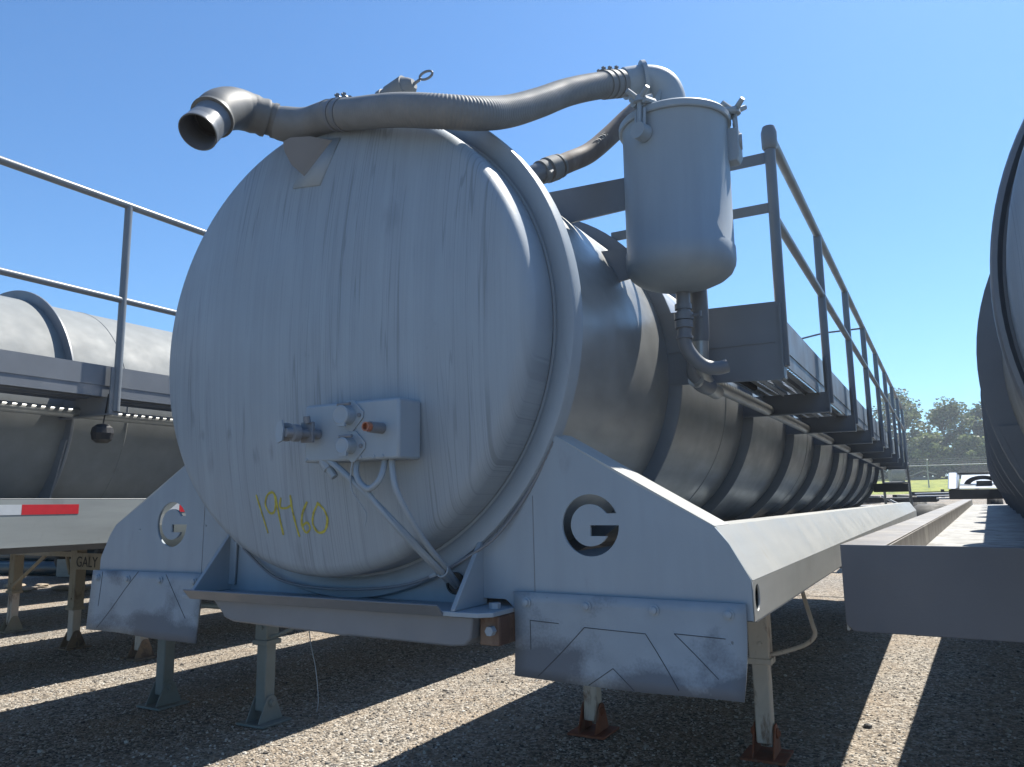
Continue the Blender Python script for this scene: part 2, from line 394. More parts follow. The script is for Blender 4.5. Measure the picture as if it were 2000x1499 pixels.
def perforated(bm, x0, x1, y0, y1, z, nx, step, hx=.17, hy=.22):
    ny = int((y1 - y0) / step); dx = (x1 - x0) / nx
    for i in range(nx):
        for j in range(ny):
            cx = x0 + (i + .5) * dx; cy = y0 + (j + .5) * step
            o = [bm.verts.new((cx + sx * dx / 2, cy + sy * step / 2, z)) for sx, sy in ((-1, -1), (1, -1), (1, 1), (-1, 1))]
            k = [bm.verts.new((cx + sx * dx * hx, cy + sy * step * hy, z)) for sx, sy in ((-1, -1), (1, -1), (1, 1), (-1, 1))]
            for a in range(4): bm.faces.new((o[a], o[(a + 1) % 4], k[(a + 1) % 4], k[a]))

def walkway(root, zb, y0, n, step, ztoe, zmid, ztop, x0=.84, x1=1.176, lean=0, mat=M_dark):
    y1 = y0 + step * (n - 1)
    b = B(); box(b, (x1 - .040, y0, zb + .16), (x1 - .032, y1 + .1, ztoe)); box(b, (x1 - .044, y0, zb + .10), (x1 - .036, y1 + .1, zb + .162))
    box(b, (x0, y0, zb + .10), (x0 + .006, y1 + .1, zb + .165))
    link('toe_board', b, mat, root)
    b = B(); perforated(b, x0 + .006, x1 - .044, y0, y1 + .1, zb + .125, 6, .05)
    for k in range(1, 3): box(b, (x0 + k * (x1 - x0) / 3 - .004, y0, zb + .10), (x0 + k * (x1 - x0) / 3 + .004, y1 + .1, zb + .123))
    dk = link('grating', b, mat, root, smooth=0)
    for k in range(n):
        y = y0 + k * step
        b = B()
        if k == 0:
            prism(b, [(.70, zb + .012), (x1, zb - .003), (x1, ztoe), (.71, ztoe + .01)], 'y', y - .004, y + .004)
            box(b, (.74, y - .0075, zb + .142), (x1 - .02, y - .004, zb + .148))
        else:
            prism(b, [(.70, zb + .012), (x1, zb - .003), (x1, zb + .11), (.74, zb + .11)], 'y', y - .004, y + .004)
            box(b, (.74, y - .03, zb - .001), (x1, y + .004, zb + .006))
        link('walkway_bracket', b, mat, root)
        b = B(); top = ztop if k < n - 1 else ztop - .02
        box(b, (x1 + .001, y - .022, zb), (x1 + .009, y + .035, ztoe - .01))
        tube(b, [(x1 + .004, y + .02, ztoe - .25), (x1 + .004, y + .02, top)], .021, 12)
        link('handrail_post', b, M_rail, root)
    xr = x1 + .004
    b = B(); tube(b, [(xr, y0 + .02, ztop), (xr, y1 - .25, ztop), (xr, y1 + .02, ztop - .02), (xr, y1 + .35, ztop - .30), (xr, y1 + .55, ztop - .9)], .021, 12); link('top_rail', b, M_rail, root)
    b = B(); tube(b, [(xr, y0 + .02, zmid), (xr, y1 - .1, zmid), (xr, y1 + .3, zmid - .12), (xr, y1 + .48, zmid - .5)], .0185, 12); link('middle_rail', b, M_rail, root)
    b = B(); lathe(b, [(-.06, .024), (-.05, .03), (.01, .031), (.035, .024), (.042, 0)], (xr, y0 + .02, ztop), (0, 0, 1), 16); link('rail_cap', b, M_rail, root)
    # ladder at the tail
    for sx in (x1 - .36, x1 + .01):
        b = B(); tube(b, [(sx, y1 + .12, zb + .1), (sx, y1 + .3, zb - .2), (sx, y1 + .55, 1.15)], .02, 8); link('ladder_rail', b, M_rail, root)
    for k in range(4):
        b = B(); tube(b, [(x1 - .36, y1 + .3 + .07 * k, zb - .2 - .25 * k), (x1 + .01, y1 + .3 + .07 * k, zb - .2 - .25 * k)], .014, 8)
        link('ladder_rung', b, M_rail, root)
    for k in (3, n - 1):
        b = B(); y = y0 + k * step; tube(b, [(xr, y, ztop - .015), (x1 - .3, y, ztop - .02), (x1 - .62, y, ztop - .07)], .008, 8); link('chain_rod', b, M_rail, root)
    b = B(); tube(b, smooth_path([(.905, y0 - .13, zb + .15), (.90, y0 - .10, zb + .03), (.885, y0 + .15, zb - .01), (.87, y0 + .8, zb + .03), (.865, y1, zb + .03)], 6), .03, 14)
    link('drain_line', b, M_shell, root)

def trailer(root, variant, zc=2.105, ztop=1.515, zbot=1.293, zb=2.03, rings_y0=1.08, L=12.0, matS=M_skirt, zr=(2.33, 2.67, 3.012)):
    # shell with weld seams
    prof = [(0, R)]
    seams = [2.02, 4.70, 7.3, 9.9]
    for s in seams: prof += [(s - .006, R), (s - .002, R + .003), (s + .002, R + .003), (s + .006, R)]
    prof += [(L - .1, R)]
    b = B(); lathe(b, prof, (0, 0, zc), (0, 1, 0), 128, caps=False)
    sh = link('tank_shell', b, M_shell, root)
    b = B(); lathe(b, [(-t, r) for t, r in HP], (0, -.0, zc), (0, 1, 0), 128, caps=False); link('front_head', b, M_head, root, smooth=50)
    b = B(); lathe(b, [(L - .1 + t, r) for t, r in HP], (0, 0, zc), (0, 1, 0), 64, caps=False); link('rear_head', b, M_shell, root, smooth=50)
    b = B(); prof = [(.004, .7395), (.004, .748), (-.006, .760), (-.012, .80), (-.010, .809), (-.002, .813), (.045, .813), (.052, .80), (.052, R - .004)]
    lathe(b, prof, (0, 0, zc), (0, 1, 0), 128, caps=False); link('head_ring', b, M_plate if variant == 'main' else M_dark, root)
    k = 0; y = rings_y0
    while y < L - .2:
        b = B(); ring_profile(b, zc, y, .016, .79, 96); link('stiffening_ring', b, M_dark, root); y += 1.33
    for s in (-1, 1):
        # inner shelf between skirt and shell
        b = B(); prism(b, [(s * .38, zc - .72), (s * 1.24, zbot + .075), (s * 1.24, zbot + .08), (s * .38, zc - .714)], 'y', .06, L); link('skirt_shelf', b, M_plate, root)

def flap(root, sx):
    # hanging rubber flap, slightly curled; one mesh sheet with thickness
    xa, xb = (.609, 1.236) if sx > 0 else (-1.268, -.640)
    b = B(); nx, nz = 14, 8; g = []
    def P(u, v):
        x = xa + (xb - xa) * u; z = 1.340 - .222 * v
        if sx > 0:
            x += -.010 * v * u + .004 * math.sin(v * 3); z += -.004 * u - .006 * math.sin(u * 5) * v
            y = -.016 - .03 * v * v * u ** 2 + .010 * math.sin(u * 6.5) * v
        else:
            z += .006 - .012 * v * u + .006 * (u - .5); y = -.016 - .035 * v * (u - .3) ** 2 - .01 * v + .010 * math.sin(u * 7) * v
        return Vector((x, y, z))
    for j in range(nz + 1): g.append([b.verts.new(P(i / nx, j / nz)) for i in range(nx + 1)])
    for j in range(nz):
        for i in range(nx): b.faces.new((g[j][i], g[j + 1][i], g[j + 1][i + 1], g[j][i + 1]))
    o = link('mud_flap', b, M_flap, root)
    md = o.modifiers.new('solid', 'SOLIDIFY'); md.thickness = .008; md.offset = 1
    md.offset = -1
    for k in range(4):
        u = (.062, .345, .64, .935)[k] if sx > 0 else (.94, .65, .35, .06)[k]
        c = P(u, .12)
        b = B(); lathe(b, [(0, .014), (.003, .014), (.004, .0105), (.010, .009), (.012, .004)], (c.x, c.y - .001, c.z), (0, -1, 0), 14); link('bolt', b, M_plate, o)
    lines = ([[(.075, .33), (.075, .15 + .52)], [(.075, .33), (.21, .34)], [(.11, .97), (.33, .36), (.60, .38), (.75, .95)], [(.72, .36), (.92, .38)], [(.72, .36), (.90, .80)], [(.35, .99), (.46, .78), (.56, .99)]]
             if sx > 0 else [[(.10, .02), (.085, .60)], [(.44, .0), (.33, .28), (.09, .95)], [(.69, .03), (.90, .66)]])
    for ln in lines:
        b = B(); pts = []
        for (u0, v0), (u1, v1) in zip(ln, ln[1:]):
            for k in range(7): pts.append(P(u0 + (u1 - u0) * k / 6, v0 + (v1 - v0) * k / 6) + Vector((0, -.0005, 0)))
        tube(b, pts, .0011, 5); link('scored_line', b, M_scratch, o)

def G_shape(cx, cz, ro=.082, ri=.0555, bh=.0285, tz=.031):
    p = []; a0 = math.asin(tz / ro)
    for k in range(41): a = a0 + (2 * PI - a0) * k / 40; p.append((cx + ro * math.cos(a), cz + ro * math.sin(a)))
    p += [(cx, cz), (cx, cz - bh)]
    b0 = 2 * PI - math.asin(bh / ri); b1 = math.asin(tz / ri)
    for k in range(31): a = b0 + (b1 - b0) * k / 30; p.append((cx + ri * math.cos(a), cz + ri * math.sin(a)))
    return p

# ---- the main trailer, world coordinates = its own
ZC = 2.105
main = thing('tank_trailer', 'grey tank trailer with 19460 on its round head and a hose over the top', 'tank trailer')
trailer(main, 'main', ZC)
walkway(main, 2.03, 1.08, 9, 1.33, 2.33, 2.67, 3.012)
# wing plates with the cut-out letter
for sx in (1, -1):
    arc = [(sx * .79 * math.cos(a), ZC + .79 * math.sin(a)) for a in [(-52.5 + (27.3 * k / 10)) * PI / 180 for k in range(11)]]
    outer = arc + [(sx * .748, 1.756), (sx * .945, 1.636), (sx * 1.168, 1.515), (sx * 1.20, 1.476), (sx * 1.248, 1.391), (sx * 1.25, 1.296), (sx * .60, 1.297), (sx * .576, 1.316), (sx * .50, 1.316)]
    outer[0] = (sx * .497, 1.46)
    cx = .836 * sx if sx > 0 else -.84
    holes = [G_shape(cx, 1.519)]
    for hx, hz in ((sx * 1.02, 1.50), (sx * .655, 1.515)): holes.append(ellipse(hx, hz, .0035, .0035, 8)) if sx < 0 else None
    holes = [h for h in holes if h]
    pl = holed('wing_plate', outer, holes, .010, MXZ, M_plate, main); pl.location = (0, .005, 0)
    b = B()
    for (xa, za), (xb, zb_) in (((.72, 1.772), (1.168, 1.517)), ):
        prism(b, [(sx * xa, za + .001), (sx * xb, zb_ + .001), (sx * xb, zb_ - .009), (sx * xa, za - .013)], 'y', .0012, .15)
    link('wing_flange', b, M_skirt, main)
    flap(main, sx)
    # side skirt: sloping face, then vertical face with an oval light hole near the front
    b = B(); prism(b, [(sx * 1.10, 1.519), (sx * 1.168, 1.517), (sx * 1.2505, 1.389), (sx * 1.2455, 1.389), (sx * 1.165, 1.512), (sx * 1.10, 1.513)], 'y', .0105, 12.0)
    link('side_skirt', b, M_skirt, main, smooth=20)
    hp = ellipse(.055, 1.345, .030, .034, 28)
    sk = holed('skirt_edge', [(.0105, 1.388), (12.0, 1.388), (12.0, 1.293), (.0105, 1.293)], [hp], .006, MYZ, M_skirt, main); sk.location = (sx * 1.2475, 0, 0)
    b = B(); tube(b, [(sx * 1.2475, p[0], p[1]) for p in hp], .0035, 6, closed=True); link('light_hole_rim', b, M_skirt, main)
    b = B(); box(b, (sx * 1.236 - .004, .016, 1.30), (sx * 1.236 + .004, .12, 1.384)); link('hole_shade_sheet', b, M_chass, main)  # black sheet stands in for the shaded interior behind the hole
    b = B(); prism(b, [(sx * 1.2505, 1.2935), (sx * 1.2505, 1.2895), (sx * 1.20, 1.2895), (sx * 1.20, 1.2935)], 'y', .03, 12); link('skirt_return', b, M_dark, main)
b = B()
for sx in (1, -1):
    p_ = [(sx * .8155 * math.cos(a), -.0005, ZC + .8155 * math.sin(a)) for a in [math.radians(-52 + 26 * k / 60) for k in range(61)]]
    b = B(); tube(b, p_, [.0028 + .0008 * math.sin(k * 2.1) for k in range(61)], 6); link('weld_bead', b, M_dark, main)
    b = B(); tube(b, [(sx * .665, -.0003, 1.60), (sx * .668, -.0003, 1.34)], .0012, 5); link('seam', b, M_dark, main)
# fill plate behind the head between the gussets
b = B(); prism(b, [(-.53, 1.287), (.50, 1.287), (.50, 1.52), (-.53, 1.52)], 'y', .012, .02); link('nose_plate', b, M_plate, main)
# gussets
for sx, xx in ((1, .497), (-1, -.535)):
    b = B(); prism(b, [(.02, 1.495), (.008, 1.495), (-.150, 1.302), (-.150, 1.297), (.02, 1.297)], 'x', xx - .007, xx + .007); link('gusset', b, M_plate, main, bevel=.002)
# coupler plate with lip, pan beneath
b = B(); box(b, (-.57, -.155, 1.284), (.50, .6, 1.297)); prism(b, [(.49, -.155), (.575, -.15), (.606, -.12), (.606, .3), (.49, .3)], 'z', 1.2835, 1.2965)
link('coupler_plate', b, M_plate, main, bevel=.002)
b = B(); prism(b, [(-.155, 1.283), (-.185, 1.314), (-.181, 1.317), (-.148, 1.287)], 'x', -.53, .47); link('plate_lip', b, M_dark, main, bevel=.001)
b = B(); pp = [(-.46, 1.283), (-.395, 1.226), (-.36, 1.216), (0, 1.207), (.10, 1.203), (.12, 1.205), (.48, 1.201), (.52, 1.206), (.538, 1.225), (.544, 1.283)]
prism(b, pp, 'y', -.125, .95); link('kingpin_pan', b, M_dark, main, bevel=.006)
b = B(); box(b, (.545, -.09, 1.205), (.606, .7, 1.282)); link('frame_rail', b, M_rustd, main, bevel=.004)
b = B(); box(b, (-.55, .0, 1.205), (-.462, .7, 1.282)); link('frame_rail', b, M_dark, main, bevel=.004)
for xx in (-.45, .40):
    b = B(); box(b, (xx, .95, 1.20), (xx + .07, 11.6, 1.34)); link('frame_rail', b, M_dark, main, bevel=.004)
b = B(); lathe(b, [(0, .016), (.016, .016)], (.575, -.06, 1.297), (0, 0, 1), 6); lathe(b, [(0, .009), (.055, .009)], (.575, -.06, 1.24), (0, 0, 1), 10); lathe(b, [(0, .017), (.018, .017)], (.575, -.06, 1.262), (0, 0, 1), 6)
link('bolt', b, M_plate, main, smooth=0); b = B(); lathe(b, [(0, .013), (.02, .013)], (.585, -.09, 1.245), (0, -1, 0), 6)
link('bolt', b, M_plate, main, smooth=0)
# landing gear
leg(main, .565, 3.29, 1.30, .57, M_legw, M_legw, M_rust, loop=1)
leg(main, -.60, 3.29, 1.30, .57, M_legw, M_legw, M_rust)
b = B(); tube(b, [(-.6, 3.35, .95), (.565, 3.35, .95)], .022, 12); link('cross_shaft', b, M_legt, main)
for yy in (6.2, 9.4, 10.7):
    for sx in (-1, 1):
        if yy > 9:
            b = B()
            for o_ in (0, .33): lathe(b, [(0, .30), (.03, .47), (.08, .50), (.20, .50), (.25, .47), (.28, .30)], (sx * .62 if sx > 0 else -1.23 + 0, yy, .50), (1, 0, 0), 40)
            link('tyre', b, M_tyre, main)
for yy in (2.3, 6.0, 8.3):
    b = B(); box(b, (-1.2, yy, 1.24), (1.2, yy + .08, 1.292)); link('cross_member', b, M_dark, main)
b = B(); box(b, (.70, 11.45, 1.68), (1.19, 11.75, 1.81)); link('rear_step_box', b, M_chass, main, bevel=.004)
b = B(); tube(b, [(-.4, 12.35, 1.45), (1.1, 12.35, 1.45)], .02, 8); tube(b, [(.75, 12.3, 1.62), (1.05, 12.3, 1.45)], .02, 8); link('rear_pipe', b, M_white, main)
b = B(); tube(b, smooth_path([(-.70, .60, 1.21), (-.712, .6, 1.05), (-.675, .6, .92), (-.655, .6, .80), (-.662, .6, .745)], 5), .0022, 6); link('dangling_wire', b, M_plate, main)

# ---- connector box on the head
bx0, bx1, bz0, bz1, by = .095, .428, 1.700, 1.862, -.30
b = B(); box(b, (bx0, by, bz0), (bx1, -.20, bz1)); box_ = link('connector_box', b, M_plate, main, bevel=.007)
def socket(x, z, rr, lidr, tilt):
    y = by
    b = B(); prism(b, [(x - .045, z), (x - .03, z - .02), (x, z - .042), (x + .012, z - .043), (x + .047, z - .008), (x + .048, z + .010), (x + .015, z + .042), (x - .012, z + .042)], 'y', y - .005, y)
    lathe(b, [(0, rr), (.028, rr)], (x, y - .004, z), (0, -1, 0), 24)
    s = link('socket', b, M_plate, main, bevel=.0015)
    b = B(); lathe(b, [(0, lidr), (.007, lidr), (.009, lidr - .004), (.007, .012), (.009, 0)], (x - .004, y - .030, z), (0.03, -1, 0), 24); box(b, (x - .014, y - .038, z - lidr - .004), (x + .012, y - .030, z - lidr + .01)); link('lid', b, M_plate, s)
    b = B(); tube(b, [(x - .02, y - .03, z + lidr + .003), (x + .024, y - .03, z + lidr + .003)], .0045, 8); lathe(b, [(0, .006), (.004, .006)], (x + .036, y - .005, z), (0, -1, 0), 8); link('hinge', b, M_dark, s)
socket(.262, 1.822, .024, .027, 0); socket(.270, 1.738, .021, .023, 0)
b = B(); lathe(b, [(0, .015), (.05, .015), (.05, .012)], (.372, by, 1.782), (-.05, -1, 0), 18); pf = link('pipe_nipple', b, M_dark, main)
b = B(); lathe(b, [(.046, .0125), (.066, .0125), (.066, .009), (.055, .009), (.055, 0)], (.372, by, 1.782), (-.05, -1, 0), 18, caps=False); link('copper_end', b, M_cop, pf)
# glad hand at the left edge
b = B(); lathe(b, [(0, .014), (.02, .014), (.02, .02), (.034, .02), (.034, .013), (.06, .013), (.062, .024), (.080, .024), (.082, .015), (.10, .012)], (.150, by, 1.778), (-.35, -1, 0), 20)
box(b, (.115, by - .036, 1.753), (.16, by - .028, 1.810)); lathe(b, [(0, .010), (.02, .010)], (.143, by - .04, 1.806), (0, -.2, 1), 8)
lathe(b, [(0, .02), (.018, .026), (.026, .026), (.028, .020), (.026, .008), (.022, 0)], (.085, by - .05, 1.782), (.45, -.9, 0), 24)
gh = link('air_coupling', b, M_dark, main, bevel=.001)
b = B(); prism(b, [(.090, 1.750), (.107, 1.756), (.111, 1.788), (.103, 1.813), (.087, 1.806), (.081, 1.778)], 'y', by - .098, by - .092); link('coupling_flange', b, M_plate, gh)
b = B()
for xx in (.105, .30, .345, .375): lathe(b, [(0, .005), (.003, .004)], (xx, by, 1.708), (0, -1, 0), 8)
link('rivets', b, M_plate, box_)
# cables below the box
def on_head(x, z, off=.012): return (x, head_y(x, z, ZC) - off, z)
def cable(name, pts, r, mat=M_plate, parent=main):
    b = B(); tube(b, smooth_path(pts, 6), r, 10); return link(name, b, mat, parent)
cable('cable', [(.165, -.285, 1.705), (.194, -.29, 1.696), (.278, -.285, 1.634), (.36, -.25, 1.548), (.407, -.155, 1.448), (.414, -.065, 1.384), (.406, 0, 1.35), (.40, .03, 1.335)], .0095)
cable('cable', [(.382, -.27, 1.70), (.398, -.275, 1.629), (.417, -.242, 1.554), (.426, -.165, 1.469), (.424, -.08, 1.409), (.416, -.01, 1.36), (.41, .03, 1.34)], .0085)
cable('cable', [(.273, -.28, 1.70), (.279, -.292, 1.668), (.296, -.295, 1.640), (.325, -.295, 1.623), (.352, -.295, 1.636), (.364, -.288, 1.660), (.361, -.27, 1.70)], .0085)
cable('cable', [(.30, -.29, 1.633), (.345, -.272, 1.572), (.385, -.22, 1.50), (.405, -.13, 1.425), (.400, -.03, 1.362)], .0075)
cable('dangling_wire', [(.275, -.303, 1.70), (.266, -.30, 1.652), (.269, -.295, 1.617), (.285, -.28, 1.583), (.298, -.27, 1.555), (.289, -.265, 1.521)], .0022)
cable('ring_hose', [(-.44, -.02, 1.44), (-.25, -.04, 1.345), (0, -.05, 1.325), (.25, -.05, 1.345), (.391, -.04, 1.39), (.481, -.035, 1.435), (.56, -.02, 1.49), (.64, -.004, 1.59), (.712, .006, 1.705), (.72, .02, 1.72)], .0045, M_dark)
b = B(); tube(b, [(.412 + .020 * math.cos(a), -.075 + .004 * math.sin(a), 1.398 + .020 * math.sin(a)) for a in [2 * PI * k / 14 for k in range(14)]], .003, 6, closed=True); tube(b, [(.397, -.08, 1.385), (.378, -.085, 1.378)], .006, 6); link('cable_tie', b, M_plate, main)
b = B(); lathe(b, [(0, .016), (.03, .016), (.03, .012), (.06, .011)], (.155, -.285, 1.705), (.6, .1, -.75), 10); link('hose_fitting', b, M_plate, main)
# dark opening where the cables enter
b = B(); lathe(b, [(0, .032), (.006, .032), (.006, .027), (0, .027)], (.405, .009, 1.352), (0, -1, 0), 24, caps=False); lathe(b, [(.001, .029), (.002, 0)], (.405, .009, 1.352), (0, -1, 0), 24, caps=False); link('cable_port', b, M_chass, main)
# pad and gusset under the inlet pipe
b = B(); N = 6
P0 = [(-.08, 2.591), (.037, 2.576), (.085, 2.735), (-.030, 2.76)]
vs = []
for k in range(4):
    x, z = P0[k]; vs.append(b.verts.new((x, head_y(x, z, ZC) - .006, z)))
b.faces.new(vs); pd = link('pad_plate', b, M_plate, main)
md = pd.modifiers.new('s', 'SOLIDIFY'); md.thickness = .01
b = B(); a1 = Vector(on_head(-.039, 2.624, 0)); a2 = Vector(on_head(.055, 2.735, 0)); nrm = Vector((.75, .1, -.6)).normalized() * .004
q = [a1, Vector((-.040, -.25, 2.642)), Vector((-.051, -.27, 2.68)), Vector((-.059, -.27, 2.716)), Vector((-.05, -.25, 2.735)), Vector((.0, -.215, 2.742)), a2]
pn = (a2 - a1).cross(q[3] - a1).normalized(); q = [p - pn * (p - a1).dot(pn) for p in q]; nrm = pn * .004
va = [b.verts.new(p + nrm) for p in q]; vb = [b.verts.new(p - nrm) for p in q]
b.faces.new(va); b.faces.new(vb[::-1])
for i in range(len(q)): b.faces.new((va[i], vb[i], vb[(i + 1) % len(q)], va[(i + 1) % len(q)]))
bmesh.ops.recalc_face_normals(b, faces=b.faces); link('pipe_bracket', b, M_dark, main, smooth=0)
# yellow numbers, draped on the dished head
def marks(strokes):
    b = B()
    for st in strokes:
        pts = smooth_path([Vector((x, head_y(x, z, ZC) - .0012, z)) for x, z in st], 6)
        pts = [Vector((p.x, head_y(p.x, p.z, ZC) - .0012, p.z)) for p in pts]
        L = []
        for i, p in enumerate(pts):
            t = (pts[min(i + 1, len(pts) - 1)] - pts[max(i - 1, 0)]); t.y = 0; t.normalize()
            nn = Vector((-t.z, 0, t.x)); wd = .0036 * (.75 + .5 * random.random())
            a = p + nn * wd; c = p - nn * wd
            a.y = head_y(a.x, a.z, ZC) - .0014; c.y = head_y(c.x, c.z, ZC) - .0014
            L.append((b.verts.new(a), b.verts.new(c)))
        for (a, c), (d, e) in zip(L, L[1:]): b.faces.new((a, c, e, d))
    return link('painted_number', b, M_yel, main, smooth=0)
X0, Z0 = -.214, 1.497     # numbers run left to right with slanted strokes
def S(pts): return [(-.206 + .0020 * u - .00019 * v, 1.616 - .00157 * v + .00004 * u) for u, v in pts]
marks([S([(0, 0), (10, 30), (24, 76)]),
       S([(46, 8), (38, -3), (26, 2), (21, 20), (30, 36), (40, 35), (44, 20), (42, 0)]), S([(44, 4), (50, 38), (58, 80)]),
       S([(56, 8), (54, 26), (68, 28), (78, 22)]), S([(76, 4), (79, 30), (86, 62), (92, 84)]),
       S([(110, 18), (100, 40), (98, 62), (106, 76), (114, 68), (109, 57), (100, 62)]),
       S([(131, 22), (122, 40), (120, 60), (130, 76), (143, 72), (148, 52), (142, 34), (129, 20)])])

# ---- inlet pipe, hose and elbow over the top
b = B(); tube(b, [(-.158, -.505, 2.672), (-.168, -.475, 2.71)], [.056, .056], 32, caps=False)
pts = [Vector(p) for p in ((-.156, -.510, 2.668), (-.160, -.498, 2.683), (-.166, -.478, 2.705), (-.172, -.462, 2.725), (-.176, -.448, 2.742), (-.180, -.436, 2.756))]
tube(b, pts, [.058, .056, .0525, .0525, .057, .056], 32, caps=False)
ic = link('inlet_coupling', b, M_dark, main, smooth=40)
b = B(); tube(b, [pts[0] + (pts[1] - pts[0]) * .05] + pts[1:4], [.0535, .048, .0465, .046], 32, caps=False); link('shade_dark_bore', b, M_deckp, ic)  # dark paint puts the shade inside the mouth into its colour
b = B(); o0 = pts[0]; d0 = (pts[1] - pts[0]).normalized(); lathe(b, [(0, .0535), (-.002, .0545), (-.002, .0565), (0, .0575)], o0, d0, 32, caps=False); link('mouth_rim', b, M_cast, ic)
b = B(); tube(b, [pts[4], pts[4] + (pts[5] - pts[4]) * .1], [.048, .048], 24); link('shade_black_throat', b, M_chass, ic)  # black disc painted in for the shade deep in the pipe
el = smooth_path([(-.178, -.445, 2.748), (-.188, -.415, 2.785), (-.203, -.365, 2.822), (-.207, -.318, 2.842), (-.196, -.275, 2.845)], 6)
rs = [.060 + .006 * math.sin(PI * i / (len(el) - 1)) for i in range(len(el))]; rs[0] = .066; rs[1] = .066; rs[-1] = .062; rs[-2] = .062
b = B(); tube(b, el, rs, 32); elb = link('cast_elbow', b, M_cast, main, smooth=45)
b = B(); tube(b, smooth_path([(-.197, -.278, 2.845), (-.17, -.236, 2.838)], 4), [.062, .062, .058, .062, .06][:5], 32); tube(b, smooth_path([(-.176, -.243, 2.841), (-.15, -.215, 2.834)], 4), .053, 32)
tube(b, [(-.158, -.222, 2.8355), (-.150, -.214, 2.8335)], .0565, 32); link('pipe_collar', b, M_cast, main, smooth=45)
hp_ = smooth_path([(-.155, -.22, 2.835), (-.128, -.20, 2.824), (-.068, -.175, 2.818), (.006, -.172, 2.820), (.06, -.185, 2.812)], 8)
b = B(); tube(b, hp_, [.050 + .007 * math.sin(PI * min(1, i / 20)) for i in range(len(hp_))], 32); link('inlet_pipe', b, M_hose, main)
hz = smooth_path([(.035, -.18, 2.816), (.10, -.195, 2.798), (.185, -.205, 2.775), (.35, -.225, 2.732), (.48, -.205, 2.702), (.562, -.12, 2.712), (.592, .02, 2.775), (.618, .18, 2.872), (.642, .36, 2.99), (.69, .54, 3.09), (.757, .68, 3.150)], 10)
hz = resample(hz, .0025)
rr = [.0480 + (.0005 + .0004 * min(1, i / 300)) * math.sin(i * PI / 2) + .0015 * math.sin(i * .01) for i in range(len(hz))]
b = B(); tube(b, hz, rr, 28); hose = link('suction_hose', b, M_hose, main, smooth=60)
def clamp_on(path, i, r, wd=6, mat=M_dark, parent=None, nm='hose_clamp'):
    b = B(); a = path[i]; c = path[min(i + wd, len(path) - 1)]; tube(b, [a, c], r, 32)
    t = (c - a).normalized(); n_ = Vector((0, 0, 1)) - t * t.z; n_.normalize(); s = t.cross(n_)
    ctr = (a + c) / 2 + n_ * (r + .004)
    for q in (-1, 1):
        k = ctr + s * (.012 * q); tube(b, [k - n_ * .008, k + n_ * .008], .006, 6)
    tube(b, [ctr - s * .022, ctr + s * .022], .0035, 6)
    return link(nm, b, mat, parent)
for i, r_ in ((22, .0515), (34, .052)): clamp_on(hz, i, r_, 6, M_dark, hose)
for i in (-58, -44, -30): clamp_on(hz, len(hz) + i, .0515, 8, M_hose, hose)
# elbow on the strainer lid
CX, CY = .900, .75
ep = smooth_path([(.742, .665, 3.145), (.79, .70, 3.158), (.835, .725, 3.155), (.868, .738, 3.135), (.885, .748, 3.10), (.892, .75, 3.05), (.895, .75, 2.985)], 6)
b = B(); tube(b, ep, .059, 32); le = link('lid_elbow', b, M_plate, main)
b = B(); tube(b, [(.797, .702, 3.159), (.810, .709, 3.161)], .074, 32); tube(b, [(.745, .668, 3.146), (.775, .69, 3.153)], .056, 32); link('elbow_flange', b, M_plate, le)
b = B(); prism(b, [(.80, 3.00), (.87, 3.10), (.875, 3.10), (.862, 3.00)], 'y', .69, .70); link('elbow_web', b, M_plate, le)
# strainer pot
b = B(); lathe(b, [(0, 0), (.006, .07), (.020, .125), (.036, .160), (.054, .182), (.078, .194), (.095, .1965), (.140, .1965), (.146, .1925), (.60, .1925), (.612, .196), (.62, .196)], (CX, CY, 2.335), (0, 0, 1), 64, caps=False)
pot = link('strainer_pot', b, M_plate, main, smooth=40)
b = B(); lathe(b, [(0, .196), (0, .203), (.004, .206), (.024, .206), (.030, .201), (.034, .19), (.045, .10), (.047, 0)], (CX, CY, 2.945), (0, 0, 1), 64, caps=False); link('pot_lid', b, M_plate, pot)
def lid_clamp(ang, spin):
    c, s = math.cos(ang), math.sin(ang); o = Vector((CX, CY, 0)); rad = Vector((c, s, 0)); tg = Vector((-s, c, 0)); b = B()
    def Q(r, t, z): return o + rad * r + tg * t + Vector((0, 0, z))
    for t in (-.018, .018): tube(b, [Q(.215, t, 2.955), Q(.222, t, 2.89), Q(.222, t * .8, 2.865)], .006, 8)
    tube(b, [Q(.222, -.015, 2.866), Q(.222, .015, 2.866)], .006, 8)
    tube(b, [Q(.222, 0, 2.90), Q(.218, 0, 3.0)], .009, 10)
    lathe(b, [(0, .032), (.045, .030)], Q(.195, .0, 2.872), rad, 14)
    # lug on the lid
    for sgn in (-1, 1):
        tube(b, [Q(.17, sgn * .028, 2.99), Q(.225, sgn * .022, 2.985)], .013, 8)
    cl = link('lid_clamp', b, M_plate, pot)
    b = B(); ctr = Q(.218, 0, 2.992)
    lathe(b, [(0, .024), (.022, .02)], ctr - Vector((0, 0, .01)), (0, 0, 1), 12)
    for k in range(4):
        a = spin + k * PI / 2; d = tg * math.cos(a) + rad * math.sin(a); tube(b, [ctr + d * .012 + Vector((0, 0, .005)), ctr + d * .052 + Vector((0, 0, .026))], [.011, .009], 10)
    link('wing_nut', b, M_plate, cl)
lid_clamp(math.radians(-106), .35); lid_clamp(math.radians(12), .9); lid_clamp(math.radians(130), .2)
b = B(); prism(b, [(.15, 2.78), (.19, 2.78), (.2, 2.80), (.2, 2.90), (.19, 2.905), (.15, 2.905)], 'y', -.03, .03)
bmesh.ops.translate(b, verts=b.verts, vec=(CX + .03, CY + .04, .01)); link('clamp_lug', b, M_plate, pot, bevel=.004)
